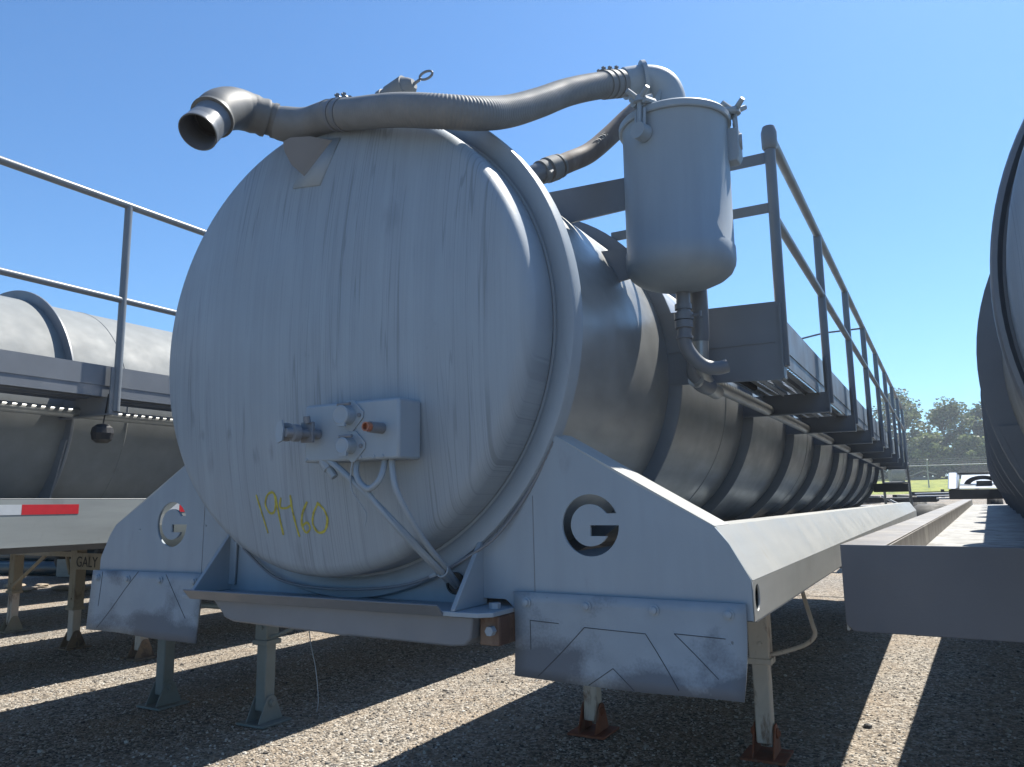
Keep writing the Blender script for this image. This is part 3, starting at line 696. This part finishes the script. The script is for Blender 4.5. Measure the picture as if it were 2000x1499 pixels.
for hp2, nm in (([(.36, 2.72), (.385, 2.805), (.72, 2.795), (.72, 2.670), (.45, 2.66)], 0), ([(.52, 2.52), (.56, 2.524), (.745, 2.518), (.72, 2.40), (.64, 2.39)], 1)):
    b = B(); prism(b, hp2, 'y', .715, .725); link('pot_bracket', b, M_dark, main)
b = B(); prism(b, [(.548, 2.525), (.562, 2.52), (.535, 2.58), (.527, 2.578)], 'y', .66, .70); link('lug_plate', b, M_dark, main)
for z0_, z1_, xa in ((2.90, 2.945, .70), (2.695, 2.735, .50)):
    b = B(); box(b, (xa, 1.098, z0_), (1.162, 1.104, z1_)); link('flat_bar', b, M_rail, main)
# drain from the pot
b = B(); tube(b, smooth_path([(.888, .80, 2.36), (.888, .80, 2.20), (.886, .80, 2.165), (.892, .81, 2.13), (.915, .83, 2.09), (.945, .85, 2.065), (.985, .87, 2.058), (1.015, .885, 2.066)], 6), .0255, 16)
dp = link('drain_pipe', b, M_dark, main)
for z0_, z1_, r_ in ((2.275, 2.295, .031), (2.235, 2.262, .035), (2.205, 2.232, .033), (2.165, 2.175, .031)):
    b = B(); lathe(b, [(0, r_), (z1_ - z0_, r_)], (.887, .80, z0_), (0, 0, 1), 18); link('pipe_union', b, M_dark, dp)
b = B(); tube(b, [(.91, .80, 2.25), (.95, .795, 2.25)], .005, 8); tube(b, [(.95, .795, 2.24), (.95, .795, 2.262)], .006, 6); link('valve_handle', b, M_dark, dp)
b = B(); tube(b, smooth_path([(.905, .95, 2.42), (.903, .96, 2.22), (.885, .965, 2.12), (.872, .97, 2.07), (.885, 1.0, 2.03), (.90, 1.06, 2.02)], 6), .034, 18); link('return_pipe', b, M_dark, main)
b = B(); tube(b, [(.96 + .012 * math.cos(k * .9), 1.25 + k * .0022, 2.08 + .012 * math.sin(k * .9)) for k in range(170)], .003, 5); link('coiled_cable', b, M_black, main)
# second hose, brown
h2 = resample(smooth_path([(.49, .44, 2.76), (.515, .50, 2.795), (.545, .58, 2.845), (.585, .68, 2.912), (.635, .78, 3.015), (.69, .86, 3.115), (.745, .90, 3.17), (.80, .93, 3.16), (.85, .92, 3.06), (.87, .88, 2.96)], 8), .012)
b = B(); tube(b, h2, .039, 20); H2 = link('return_hose', b, M_hose2, main)
b = B(); tube(b, [h2[0], h2[2]], .043, 20); tube(b, [h2[3], h2[7]], .047, 20); tube(b, [h2[8], h2[9]], .045, 20)
for s in (-1, 1): tube(b, [h2[4] + Vector((s * .03, -.03, -.02)), h2[2] + Vector((s * .045, -.05, -.035))], .006, 6)
link('hose_coupling', b, M_hose, H2, smooth=45)
b = B(); tube(b, [(.40, .34, 2.62), (.45, .38, 2.72), (.492, .445, 2.765)], .036, 18); link('return_stub', b, M_dark, main)
# pale scratched mark on the brown hose
for i0, i1 in ((27, 34),):
    b = B()
    for k in range(i0, i1):
        a = h2[k]; t = (h2[k + 1] - a).normalized(); n_ = Vector((.45, -1, .1)); n_ = (n_ - t * n_.dot(t)).normalized(); s = t.cross(n_)
        c = a + n_ * .0395
        for q in (-1, 1): tube(b, [c + s * .010 * q, c + t * .006 - s * .006 * q * ((k % 3) - 1)], .0011, 4)
    link('scratched_lettering', b, M_skirt, H2)
# relief valve behind the hose
b = B(); tube(b, [(-.26, .30, 2.80), (-.26, .30, 3.08)], .03, 14); vb_ = Vector((-.33, .34, 3.165)); ve = Vector((-.03, .34, 3.165))
tube(b, [(-.34, .36, 3.12), (-.23, .36, 3.165), (-.13, .36, 3.19)], [.022, .034, .042], 20); rv = link('relief_valve', b, M_hose, main, smooth=45)
b = B(); tube(b, [(-.17, .36, 3.178), (-.15, .36, 3.183)], .047, 20); tube(b, [(-.13, .36, 3.187), (-.05, .36, 3.205)], [.048, .052], 20); tube(b, [(-.05, .36, 3.205), (-.03, .36, 3.21), (-.015, .36, 3.213)], [.046, .034, .02], 20); link('valve_cap', b, M_hose, rv, smooth=45)
b = B(); tube(b, [(-.03, .36, 3.208), (.012, .36, 3.222)], .006, 8); tube(b, [(.042 + .030 * math.cos(2 * PI * k / 18), .36, 3.232 + .016 * math.sin(2 * PI * k / 18)) for k in range(18)], .005, 8, closed=True); link('pull_ring', b, M_dark, rv)
# small hatch fittings on top further back
b = B(); tube(b, [(.42, 1.5, 2.72), (.50, 1.5, 2.80)], .014, 8); tube(b, [(.40, 1.7, 2.70), (.42, 1.7, 2.80)], .012, 8); link('hatch_handle', b, M_dark, main)

# ---------------------------------------------------------------- plain-deck trailers
def deck_trailer(root, zc, zt, zb_s, wk, zr, S_rail, S_lip, label_tape=False, yoff=.0, y_ring=.93, xt=0, legs=None, lipw=.11, legmats=None, y_tank=0, Lx=12.0, rh=.813, rr_=.795, seams=(1.45, 4.2, 6.9, 9.5)):
    L = Lx
    prof = [(0, R)]
    for s in seams: prof += [(s - .006, R), (s - .002, R + .003), (s + .002, R + .003), (s + .006, R)]
    prof += [(L - .1, R)]
    o_ = (xt, y_tank, zc)
    b = B(); lathe(b, prof, o_, (0, 1, 0), 128, caps=False); link('tank_shell', b, M_shell2, root)
    b = B(); lathe(b, [(-t, r) for t, r in HP], o_, (0, 1, 0), 96, caps=False); link('front_head', b, M_head, root, smooth=50)
    b = B(); lathe(b, [(L - .1 + t, r) for t, r in HP], o_, (0, 1, 0), 64, caps=False); link('rear_head', b, M_shell2, root, smooth=50)
    b = B(); lathe(b, [(.004, .7395), (.004, .746), (-.006, .752), (-.012, rh - .013), (-.010, rh - .004), (-.002, rh), (.045, rh), (.052, rh - .013), (.052, R - .004)], o_, (0, 1, 0), 128, caps=False); link('head_ring', b, M_dark, root)
    y = y_tank + y_ring
    while y < L - .2 + y_tank:
        b = B(); lathe(b, [(0, R - .004), (0, rr_ - .003), (.003, rr_), (.013, rr_), (.016, rr_ - .003), (.016, R - .004)], (xt, y, zc), (0, 1, 0), 96, caps=False); link('stiffening_ring', b, M_dark, root)
        b = B(); prism(b, [(xt - .62, zt - .07), (xt + .62, zt - .07), (xt + .765, zc - .19), (xt - .765, zc - .19)], 'y', y - .012, y - .002); link('saddle_plate', b, M_dark, root)
        y += 1.33
    walkway(root, wk, zr[3], 9 if L < 13 else 10, 1.33, zr[0], zr[1], zr[2])
    y0 = .0; dz = zt - .085
    for sx in (-1, 1):
        b = B(); box(b, (sx * 1.25 - .004, .009, zb_s), (sx * 1.25 + .004, L, zt - .004)); link('side_rail', b, S_rail, root, bevel=.002)
        b = B(); xa, xb = sorted((sx * 1.2545, sx * (1.25 - lipw))); box(b, (xa, .009, zt - .004), (xb, L, zt)); 
        xa, xb = sorted((sx * (1.25 - lipw) - .003, sx * (1.25 - lipw) + .003)); box(b, (xa, .009, dz), (xb, L, zt - .0045)); link('deck_edge', b, S_lip, root, bevel=.003)
    b = B(); box(b, (-1.245, .009, dz - .006), (1.245, L, dz - .0005)); link('deck_plate', b, M_deck, root)
    cs = [(-1.254, zt), (-1.254, zb_s + .02), (-1.235, zb_s), (1.235, zb_s), (1.254, zb_s + .02), (1.254, zt)]
    b = B(); prism(b, cs, 'y', 0, .0085); link('front_plate', b, M_deckp, root, bevel=.002)
    for xx in (-.45, .38):
        b = B(); box(b, (xx, .3, zb_s - .07), (xx + .07, L, dz - .007)); link('frame_rail', b, M_dark, root)
    for yy in (1.5, 2.6, 4.5, 6.5, 8.5, 10.5):
        b = B(); box(b, (-1.24, yy, zb_s + .03), (1.24, yy + .06, dz - .007)); link('cross_member', b, M_dark, root)
    for yy in (9.6, 10.9):
        for sx in (-1, 1):
            b = B(); lathe(b, [(0, .30), (.03, .47), (.08, .50), (.20, .50), (.25, .47), (.28, .30)], (sx * .62 if sx > 0 else -.90, yy, .50), (1, 0, 0), 40)
            link('tyre', b, M_tyre, root)
    if legs:
        for x, y, lp, mats in legs: leg(root, x, y, zb_s + .02, mats[3], mats[0], mats[1], mats[2], loop=lp)

M_shell2 = paint('matt_pale_grey_paint', (.20, .212, .212), .62, (9, 9, 9), .10, dirt=((.16, .165, .16), .6, .4), spec=.25)
# left neighbour
left = thing('tank_trailer', 'tank trailer on the left with red and white tape on its pale rail', 'tank trailer', (-3.44, -1.75, 0), group='tank trailers parked side by side')
GL = (M_legg, M_legg, M_legg, .57)
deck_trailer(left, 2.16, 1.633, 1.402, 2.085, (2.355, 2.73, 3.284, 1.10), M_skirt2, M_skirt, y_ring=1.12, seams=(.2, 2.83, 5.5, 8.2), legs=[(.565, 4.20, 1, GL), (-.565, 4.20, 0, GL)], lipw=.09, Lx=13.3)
b = B(); tube(b, [(-.565, 4.25, .80), (.5, 4.25, .80)], .022, 12); link('cross_shaft', b, M_legg, left)
for ya, yb_, m_ in ((1.0, 1.952, M_wtape), (1.954, 2.234, M_red), (2.66, 2.83, M_wtape), (2.832, 3.12, M_red)):
    b = B(); box(b, (1.2545, ya, 1.556), (1.2555, yb_, 1.604)); link('reflective_tape', b, m_, left, smooth=0)

# right neighbour
rt = thing('tank_trailer', 'tank trailer cut off at right with a wide dark front plate', 'tank trailer', (1.41 + 1.25 * math.cos(.043), .42 - 1.25 * math.sin(.043), 0), -.043, 'tank trailers parked side by side')
GR = (M_legw, M_legw, M_rust, .57)
deck_trailer(rt, 1.99, 1.455, 1.225, 2.0, (2.30, 2.64, 2.98, 1.10), M_skirt2, M_lip, y_ring=1.113, xt=-.08, legs=[(.565, 3.1, 0, GR), (-.565, 3.1, 0, GR)], y_tank=-.5, rh=.768, rr_=.806)
rt.rotation_euler = (.008, 0, -.043)

# third and fourth on the left: only their landing gear shows under the neighbour
third = thing('tank_trailer', 'tank trailer beyond the left neighbour, its tan landing gear carrying a sign', 'tank trailer', (-6.58, -.35, 0), group='tank trailers parked side by side')
TL = (M_legt, M_legw, M_beige, .44)
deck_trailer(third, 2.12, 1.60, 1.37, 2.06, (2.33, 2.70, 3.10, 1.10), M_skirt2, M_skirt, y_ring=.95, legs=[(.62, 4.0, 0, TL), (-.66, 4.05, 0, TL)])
b = B(); box(b, (-.60, 3.93, .90), (.56, 3.94, 1.085)); sgn = link('sign_plate', b, M_legt, third, bevel=.002)
text_mesh('lettering', 'GALY', .165, Matrix.Translation((-.51, 3.927, .932)) @ MXZ, M_ink, sgn, sx=.95)
b = B(); box(b, (-1.90, 4.02, 1.03), (-.70, 4.09, 1.085)); tube(b, [(-.90, 4.05, 1.05), (-.725, 4.0, .84)], .022, 6); link('outrigger', b, M_legt, third)
fourth = thing('tank_trailer', 'farthest tank trailer on the left, of which one braced white leg shows', 'tank trailer', (-9.74, .10, 0), group='tank trailers parked side by side')
deck_trailer(fourth, 2.12, 1.60, 1.37, 2.06, (2.33, 2.70, 3.10, 1.10), M_skirt2, M_skirt, y_ring=.95, legs=[(.52, 4.0, 0, (M_legt, M_legw, M_legt, .50)), (-.60, 4.0, 0, (M_legt, M_legw, M_legt, .50))])
b = B(); tube(b, [(.60, 3.93, .56), (.85, 3.80, .62), (1.85, 3.62, 1.06)], .022, 6); link('leg_brace', b, M_legt, fourth)

index_children()
for xx, lab in ((-12.9, 'tank trailer standing left of the braced white leg'), (-16.1, 'outermost tank trailer of the row on the left')):
    t5 = copy_tree(fourth); t5.location = (xx, .1, 0); t5['label'] = lab
# dust cap hanging from the left walkway
b = B(); lathe(b, [(-.055, 0), (-.052, .03), (-.035, .05), (0, .058), (.03, .052), (.048, .03), (.052, .012)], (-2.31, .665, 1.985), (0, 0, 1), 14)
tube(b, [(-2.31, .665, 2.03), (-2.30, .668, 2.10), (-2.285, .67, 2.20)], .004, 6)
tag(link('dust_cap', b, M_black, None, smooth=20), 'black round dust cap hanging on a chain from the left walkway', 'dust cap')

# ---------------------------------------------------------------- ground
def terrain_z(x, y):
    if y < 10: return 0
    return min((y - 10) * .0435, 2.26) + (max(y, 62) - 62) * .0385 if y < 120 else 4.5
b = B(); xs = [-400, -200, -100, -60, -30, -15, -5, 0, 5, 15, 30, 60, 100, 200, 400]; ys = [-300, -60, -10, 0, 8, 10, 14, 17, 20, 24, 28, 32, 36, 41, 46, 52]
def sheet(b, xs, ys, dz=0):
    g = [[b.verts.new((x, y, terrain_z(x, y) + dz)) for x in xs] for y in ys]
    for j in range(len(ys) - 1):
        for i in range(len(xs) - 1): b.faces.new((g[j][i], g[j][i + 1], g[j + 1][i + 1], g[j + 1][i]))
sheet(b, xs, ys); struct(link('gravel_yard', b, M_gravel, None, smooth=0))
b = B(); sheet(b, xs, [52, 56, 62, 75, 90, 105, 120, 400, 1500]); struct(link('grass_field', b, M_grass, None, smooth=0))
# loose stones in the part of the yard one sees
b = B(); rnd = random.Random(3)
shapes = []
for k in range(8):
    t = bmesh.new(); bmesh.ops.create_icosphere(t, subdivisions=1, radius=1)
    vs = [(v.co * rnd.uniform(.7, 1.15)) for v in t.verts]; fs = [[v.index for v in f.verts] for f in t.faces]; shapes.append((vs, fs)); t.free()
verts = []; faces = []
def visible_strip():
    while 1:
        # density falls with distance from the camera
        a = math.radians(rnd.uniform(-6, 66)); d = 3.6 + 9 * rnd.random() ** 1.7
        return 1.67 - math.sin(a) * d, -1.94 + math.cos(a) * d
for k in range(38000):
    x, y = visible_strip(); s = rnd.uniform(.004, .011) * (1.8 if rnd.random() < .035 else 1)
    vs, fs = shapes[k % 8]; a = rnd.uniform(0, 6.28); ca, sa = math.cos(a), math.sin(a); sxx, syy, szz = s * rnd.uniform(.8, 1.4), s, s * rnd.uniform(.5, .9)
    o = len(verts)
    for v in vs: X, Y = v.x * sxx, v.y * syy; verts.append((x + X * ca - Y * sa, y + X * sa + Y * ca, v.z * szz + szz * .3))
    faces += [[o + i for i in f] for f in fs]
me = bpy.data.meshes.new('loose_gravel'); me.from_pydata(verts, [], faces); me.materials.append(M_stone)
o = bpy.data.objects.new('loose_gravel', me); sc.collection.objects.link(o); struct(o, 'stuff')
# a few bigger stones and scraps one can point at
for (x, y, s, lab) in ((-.60, 2.42, .022, 'dark stone at the lower left corner of the right mud flap'), (1.06, 4.25, .03, 'dark stone in the narrow sunlit strip on the right')):
    b = B(); bmesh.ops.create_icosphere(b, subdivisions=2, radius=s)
    for v in b.verts: v.co *= rnd.uniform(.8, 1.15); v.co.z *= .6
    bmesh.ops.translate(b, verts=b.verts, vec=(x, y, s * .4)); tag(link('stone', b, M_chass, None, smooth=0), lab, 'stone')

# ---------------------------------------------------------------- far end of the yard
def chassis(name, x, y, z, label, rotz=0):
    t = thing(name, label, 'trailer frame', (x, y, z), rotz)
    for sx in (-.42, .34):
        b = B(); box(b, (sx, 0, .95), (sx + .08, 7, 1.15)); link('frame_rail', b, M_chass, t)
    for yy in (.0, 1.5, 3, 5, 6.6):
        b = B(); box(b, (-1.1, yy, 1.0), (1.1, yy + .08, 1.10)); link('cross_member', b, M_chass, t)
    for yy in (.6, 1.85):
        for sx in (-1, 1):
            b = B(); c = (sx * .62 if sx > 0 else -1.2, yy, .52)
            lathe(b, [(0, .28), (.02, .46), (.06, .505), (.12, .52), (.125, .508), (.175, .508), (.18, .52), (.24, .505), (.28, .46), (.30, .28)], c, (1, 0, 0), 40); ty = link('tyre', b, M_tyre, t)
            b = B(); lathe(b, [(.06, .28), (.10, .20), (.11, .10), (.11, 0)], c, (1, 0, 0), 24, caps=False); link('rim', b, M_white, ty)
    return t
chassis('trailer_frame', .42, 15.2, .50, 'bare black trailer frame with dusty tyres behind the long main trailer')
t2 = chassis('trailer_frame', -2.4, 17.5, .45, 'bare black trailer frame standing farther left behind the main trailer')
chassis('trailer_frame', 2.0, 20.5, .64, 'third bare black frame, lowest on the right beyond the fifth wheel')
b = B()
for k in range(3): tube(b, [(1.15 + .02 * k, 15.4 + .4 * k, 1.66 - .05 * k), (2.2, 15.4 + .4 * k, 1.67 - .05 * k)], .018, 8)
tag(link('white_pipes', b, M_white, None), 'short white pipes stacked beside the black frames at the far end', 'pipes')
# tractor rear with fifth wheel beyond the right trailer
tr = thing('truck_rear', 'black truck frame with fifth wheel and white deck behind the right trailer', 'truck', (2.25, 13.6, 0), -.04)
b = B(); box(b, (-.52, 0, 1.55), (.55, 5, 1.72)); link('frame', b, M_chass, tr, bevel=.01)
b = B(); prism(b, [(.25, 1.727), (2.6, 2.02), (2.6, 2.025), (.25, 1.735)], 'x', -.36, .36); link('deck_plate', b, M_white, tr)
for s in (-1, 1):
    b = B(); prism(b, [(-.1, 1.73), (.8, 2.03), (2.0, 2.03), (2.0, 1.73)], 'x', s * .46 - .07, s * .46 + .07); link('fender', b, M_white, tr, bevel=.02)
b = B(); box(b, (-.42, 1.0, 2.0), (.42, 1.1, 2.03)); 
arc = [(.30 * math.cos(PI * k / 16), 1.80 + .17 * math.sin(PI * k / 16)) for k in range(17)]; arc2 = [(.20 * math.cos(PI * k / 16), 1.80 + .10 * math.sin(PI * k / 16)) for k in range(16, -1, -1)]
prism(b, arc + arc2, 'y', .9, 1.0); box(b, (-.36, .7, 1.74), (.36, 1.3, 1.80)); box(b, (-.10, .6, 1.76), (.14, .8, 1.87)); link('fifth_wheel', b, M_chass, tr, bevel=.005)
for s in (-1, 1):
    for yy in (.6, 1.9):
        b = B(); lathe(b, [(0, .28), (.03, .48), (.1, .52), (.45, .52), (.52, .48), (.55, .28)], (.6 if s > 0 else -1.15, yy, .95), (1, 0, 0), 40); link('tyre', b, M_tyre, tr)

# dark load lying far left, seen between the legs
dl = thing('pipe_stack', 'dark teal steel pipes stacked on the ground beyond the left landing legs', 'pipe stack', (-19.2, 9.0, 0), .25)
for k, (yy, z) in enumerate(((0, .18), (.36, .18), (.72, .18), (.18, .48), (.54, .48))):
    b = B(); tube(b, [(-5, yy, z), (5, yy, z)], .17, 16, caps=False); tube(b, [(-5, yy, z), (5, yy, z)], .15, 16, caps=False); link('pipe', b, M_navy, dl)
b = B(); box(b, (2.4, -.4, .02), (2.9, -.25, .42)); link('end_tag', b, M_skirt2, dl)
rnd = random.Random(5)
for k in range(5):
    b = B(); bmesh.ops.create_icosphere(b, subdivisions=2, radius=rnd.uniform(.1, .22))
    for v in b.verts: v.co.x *= 1.6; v.co.z *= .3; v.co *= rnd.uniform(.75, 1.1)
    bmesh.ops.translate(b, verts=b.verts, vec=(-15.2 + k * .5, 7.4 + .35 * math.sin(k * 2.2), .05))
    o = tag(link('scrap_lump', b, M_card, None, smooth=0), 'pale scraps lying on the gravel between the left landing legs', 'scrap', 'pale scraps on the gravel')

# fence
fe = thing('wire_fence', 'chain-link fence with galvanised top rail crossing the field', 'fence', (0, 0, 0))
def fz(x): return 2.36
posts = [.7 + 5.2 * k for k in range(-8, 9)]
for x in posts:
    b = B(); tube(b, [(x, 62, 2.3), (x, 62, 3.95), (x + .05, 61.85, 4.35)], .045, 8); link('post', b, M_galv, fe)
b = B(); tube(b, [(-42, 62, 3.87), (44, 62, 3.93)], .035, 8); link('top_rail', b, M_galv, fe)
b = B()
for k in range(3): tube(b, [(-42, 61.9, 4.05 + .13 * k), (44, 61.9, 4.1 + .13 * k)], .005, 4)
for k in range(260):
    x = -40 + k * .32
    for s in (-1, 1): tube(b, [(x, 62, 2.38), (x + s * .75, 62, 3.12), (x, 62, 3.87)], .0016, 3, caps=False)
link('mesh_wire', b, M_galv, fe, smooth=0)
b = B(); prism(b, [(-2.9, 4.1), (.0, 5.3), (1.2, 4.85), (1.2, 4.75), (0, 5.2), (-2.9, 4.0)], 'y', 96, 100)
sh = thing('shed', 'small shed with pale roof at the edge of the trees', 'shed', (-.2, 0, -.65))
link('roof', b, M_roof, sh); b = B(); box(b, (-2.4, 96.3, 3.9), (1.0, 99.7, 4.55)); link('wall', b, M_hay, sh)
b = B(); lathe(b, [(0, .75), (.02, .8), (1.3, .8), (1.32, .75)], (-3.2, 88, 4.0), (1, .3, 0), 28); tag(link('round_bale', b, M_hay, None), 'grey round bale lying in the grass near the trees', 'bale')

# ---------------------------------------------------------------- trees
def leaves(n, cl, size, rnd, verts, faces):
    for _ in range(n):
        c, r = rnd.choice(cl)
        while 1:
            p = Vector((rnd.uniform(-1, 1), rnd.uniform(-1, 1), rnd.uniform(-1, 1)))
            if p.length < 1: break
        p = p * (.55 + .45 * p.length); p = Vector((p.x * r, p.y * r, p.z * r * .8)) + c
        s = size * rnd.uniform(.6, 1.4)
        a = Vector((rnd.gauss(0, 1), rnd.gauss(0, 1), rnd.gauss(0, 1))).normalized(); x, y = basis(a)
        o = len(verts)
        for k in range(5):
            t = 2 * PI * k / 5; q = p + x * math.cos(t) * s + y * math.sin(t) * s * .7; verts.append(q[:])
        faces.append([o, o + 1, o + 2, o + 3, o + 4])
def tree(x, y, h, wdt, mat, label, seed, n=5200, low=.15):
    rnd = random.Random(seed); z0 = terrain_z(x, y)
    t = thing('broadleaf_tree', label, 'tree', (x, y, z0), group='trees beyond the fence')
    b = B(); cl = []
    tp = [Vector((0, 0, -.2)), Vector((rnd.uniform(-.2, .2), 0, h * .25)), Vector((rnd.uniform(-.4, .4), 0, h * .55)), Vector((rnd.uniform(-.5, .5), 0, h * .85))]
    tube(b, smooth_path(tp, 4), [h * .028 * (1 - .85 * i / 12) for i in range(13)], 8)
    for k in range(16):
        f = low + (1 - low) * (k + .5) / 16; a = k * 2.4 + rnd.uniform(-.5, .5); base = tp[0].lerp(tp[3], min(f, .9) * .85)
        prof = math.sin(PI * min(1, max(.12, (f - low * .5)))) ** .6
        d = wdt * prof * rnd.uniform(.55, 1.0); e = Vector((math.cos(a) * d, math.sin(a) * d, h * f * rnd.uniform(.92, 1.06)))
        tube(b, smooth_path([base, base.lerp(e, .5) + Vector((0, 0, -.2)), e], 3), [h * .010 * (1 - .12 * i) for i in range(7)], 5)
        cl.append((e, wdt * rnd.uniform(.24, .42)))
        cl.append((base.lerp(e, .6) + Vector((rnd.uniform(-.5, .5), rnd.uniform(-.5, .5), rnd.uniform(-.3, .6))), wdt * rnd.uniform(.2, .34)))
    for k in range(4): cl.append((Vector((rnd.uniform(-.5, .5) * wdt * .6, rnd.uniform(-1, 1), h * rnd.uniform(.82, .97))), wdt * .25))
    link('trunk', b, M_wood, t)
    vs, fs = [], []; leaves(n, cl, .17, rnd, vs, fs)
    me = bpy.data.meshes.new('crown'); me.from_pydata(vs, [], fs); me.materials.append(mat)
    o = bpy.data.objects.new('crown', me); sc.collection.objects.link(o); o.parent = t
T = [(-7.5, 104, 8.8, 3.2, 2, 'dark tree seen between the rear handrail posts'), (-2.2, 103, 10.2, 3.4, 0, 'tall open tree just right of the walkway handrail'),
     (2.4, 104, 9.0, 3.6, 0, 'broad tree right of the tallest one, above the fence post'), (6.0, 105, 8.2, 3.1, 2, 'dark rounded tree near the right trailer tank'),
     (.2, 99, 5.2, 2.4, 1, 'pale green young tree in front of the tall trees'), (9.5, 104, 7.4, 3.2, 0, 'lower tree partly behind the right trailer tank'),
     (4.6, 100, 4.6, 2.6, 1, 'low pale tree in front of the dark rounded one'), (14, 105, 8.5, 3.6, 0, 'tree hidden behind the right trailer tank'),
     (-13.5, 105, 9.2, 3.8, 2, 'dark tree hidden behind the main tank'), (20, 106, 9, 4, 2, 'farther tree to the right of the hidden one')]
for i, (x, y, h, wd, m, lab) in enumerate(T): tree(x, y, h, wd, M_leaf[m], lab, 20 + i)
rnd = random.Random(9); vs, fs = [], []
cl = [(Vector((-60 + k * .9 + rnd.uniform(-.6, .6), 108 + rnd.uniform(-3, 3), terrain_z(0, 108) + rnd.uniform(0, 4.4))), rnd.uniform(1.3, 2.3)) for k in range(150)]
leaves(42000, cl, .24, rnd, vs, fs)
me = bpy.data.meshes.new('far_wood'); me.from_pydata(vs, [], fs); me.materials.append(M_leaf[2]); o = bpy.data.objects.new('far_wood', me); sc.collection.objects.link(o); struct(o, 'stuff')
b = B()
for k in range(260):
    x = rnd.uniform(3.2, 9); y = rnd.uniform(94, 98); z = terrain_z(x, y); tube(b, [(x, y, z), (x + rnd.uniform(-.6, .6), y, z + rnd.uniform(.8, 2.2))], .018, 3, caps=False)
struct(link('dry_brush', b, M_brush, None, smooth=0), 'stuff')
hm = bpy.data.materials.new('haze'); hm.use_nodes = True; hn = hm.node_tree.nodes; hn.remove(hn['Principled BSDF'])
pv = hn.new('ShaderNodeVolumePrincipled'); pv.inputs['Color'].default_value = (.80, .90, 1, 1); pv.inputs['Density'].default_value = .0013; pv.inputs['Anisotropy'].default_value = .2
hm.node_tree.links.new(pv.outputs[0], hn['Material Output'].inputs['Volume'])
b = B(); box(b, (-420, -320, -1.2), (420, 1520, 16.5)); struct(link('haze', b, hm, None, smooth=0), 'stuff')
bpy.context.view_layer.update()
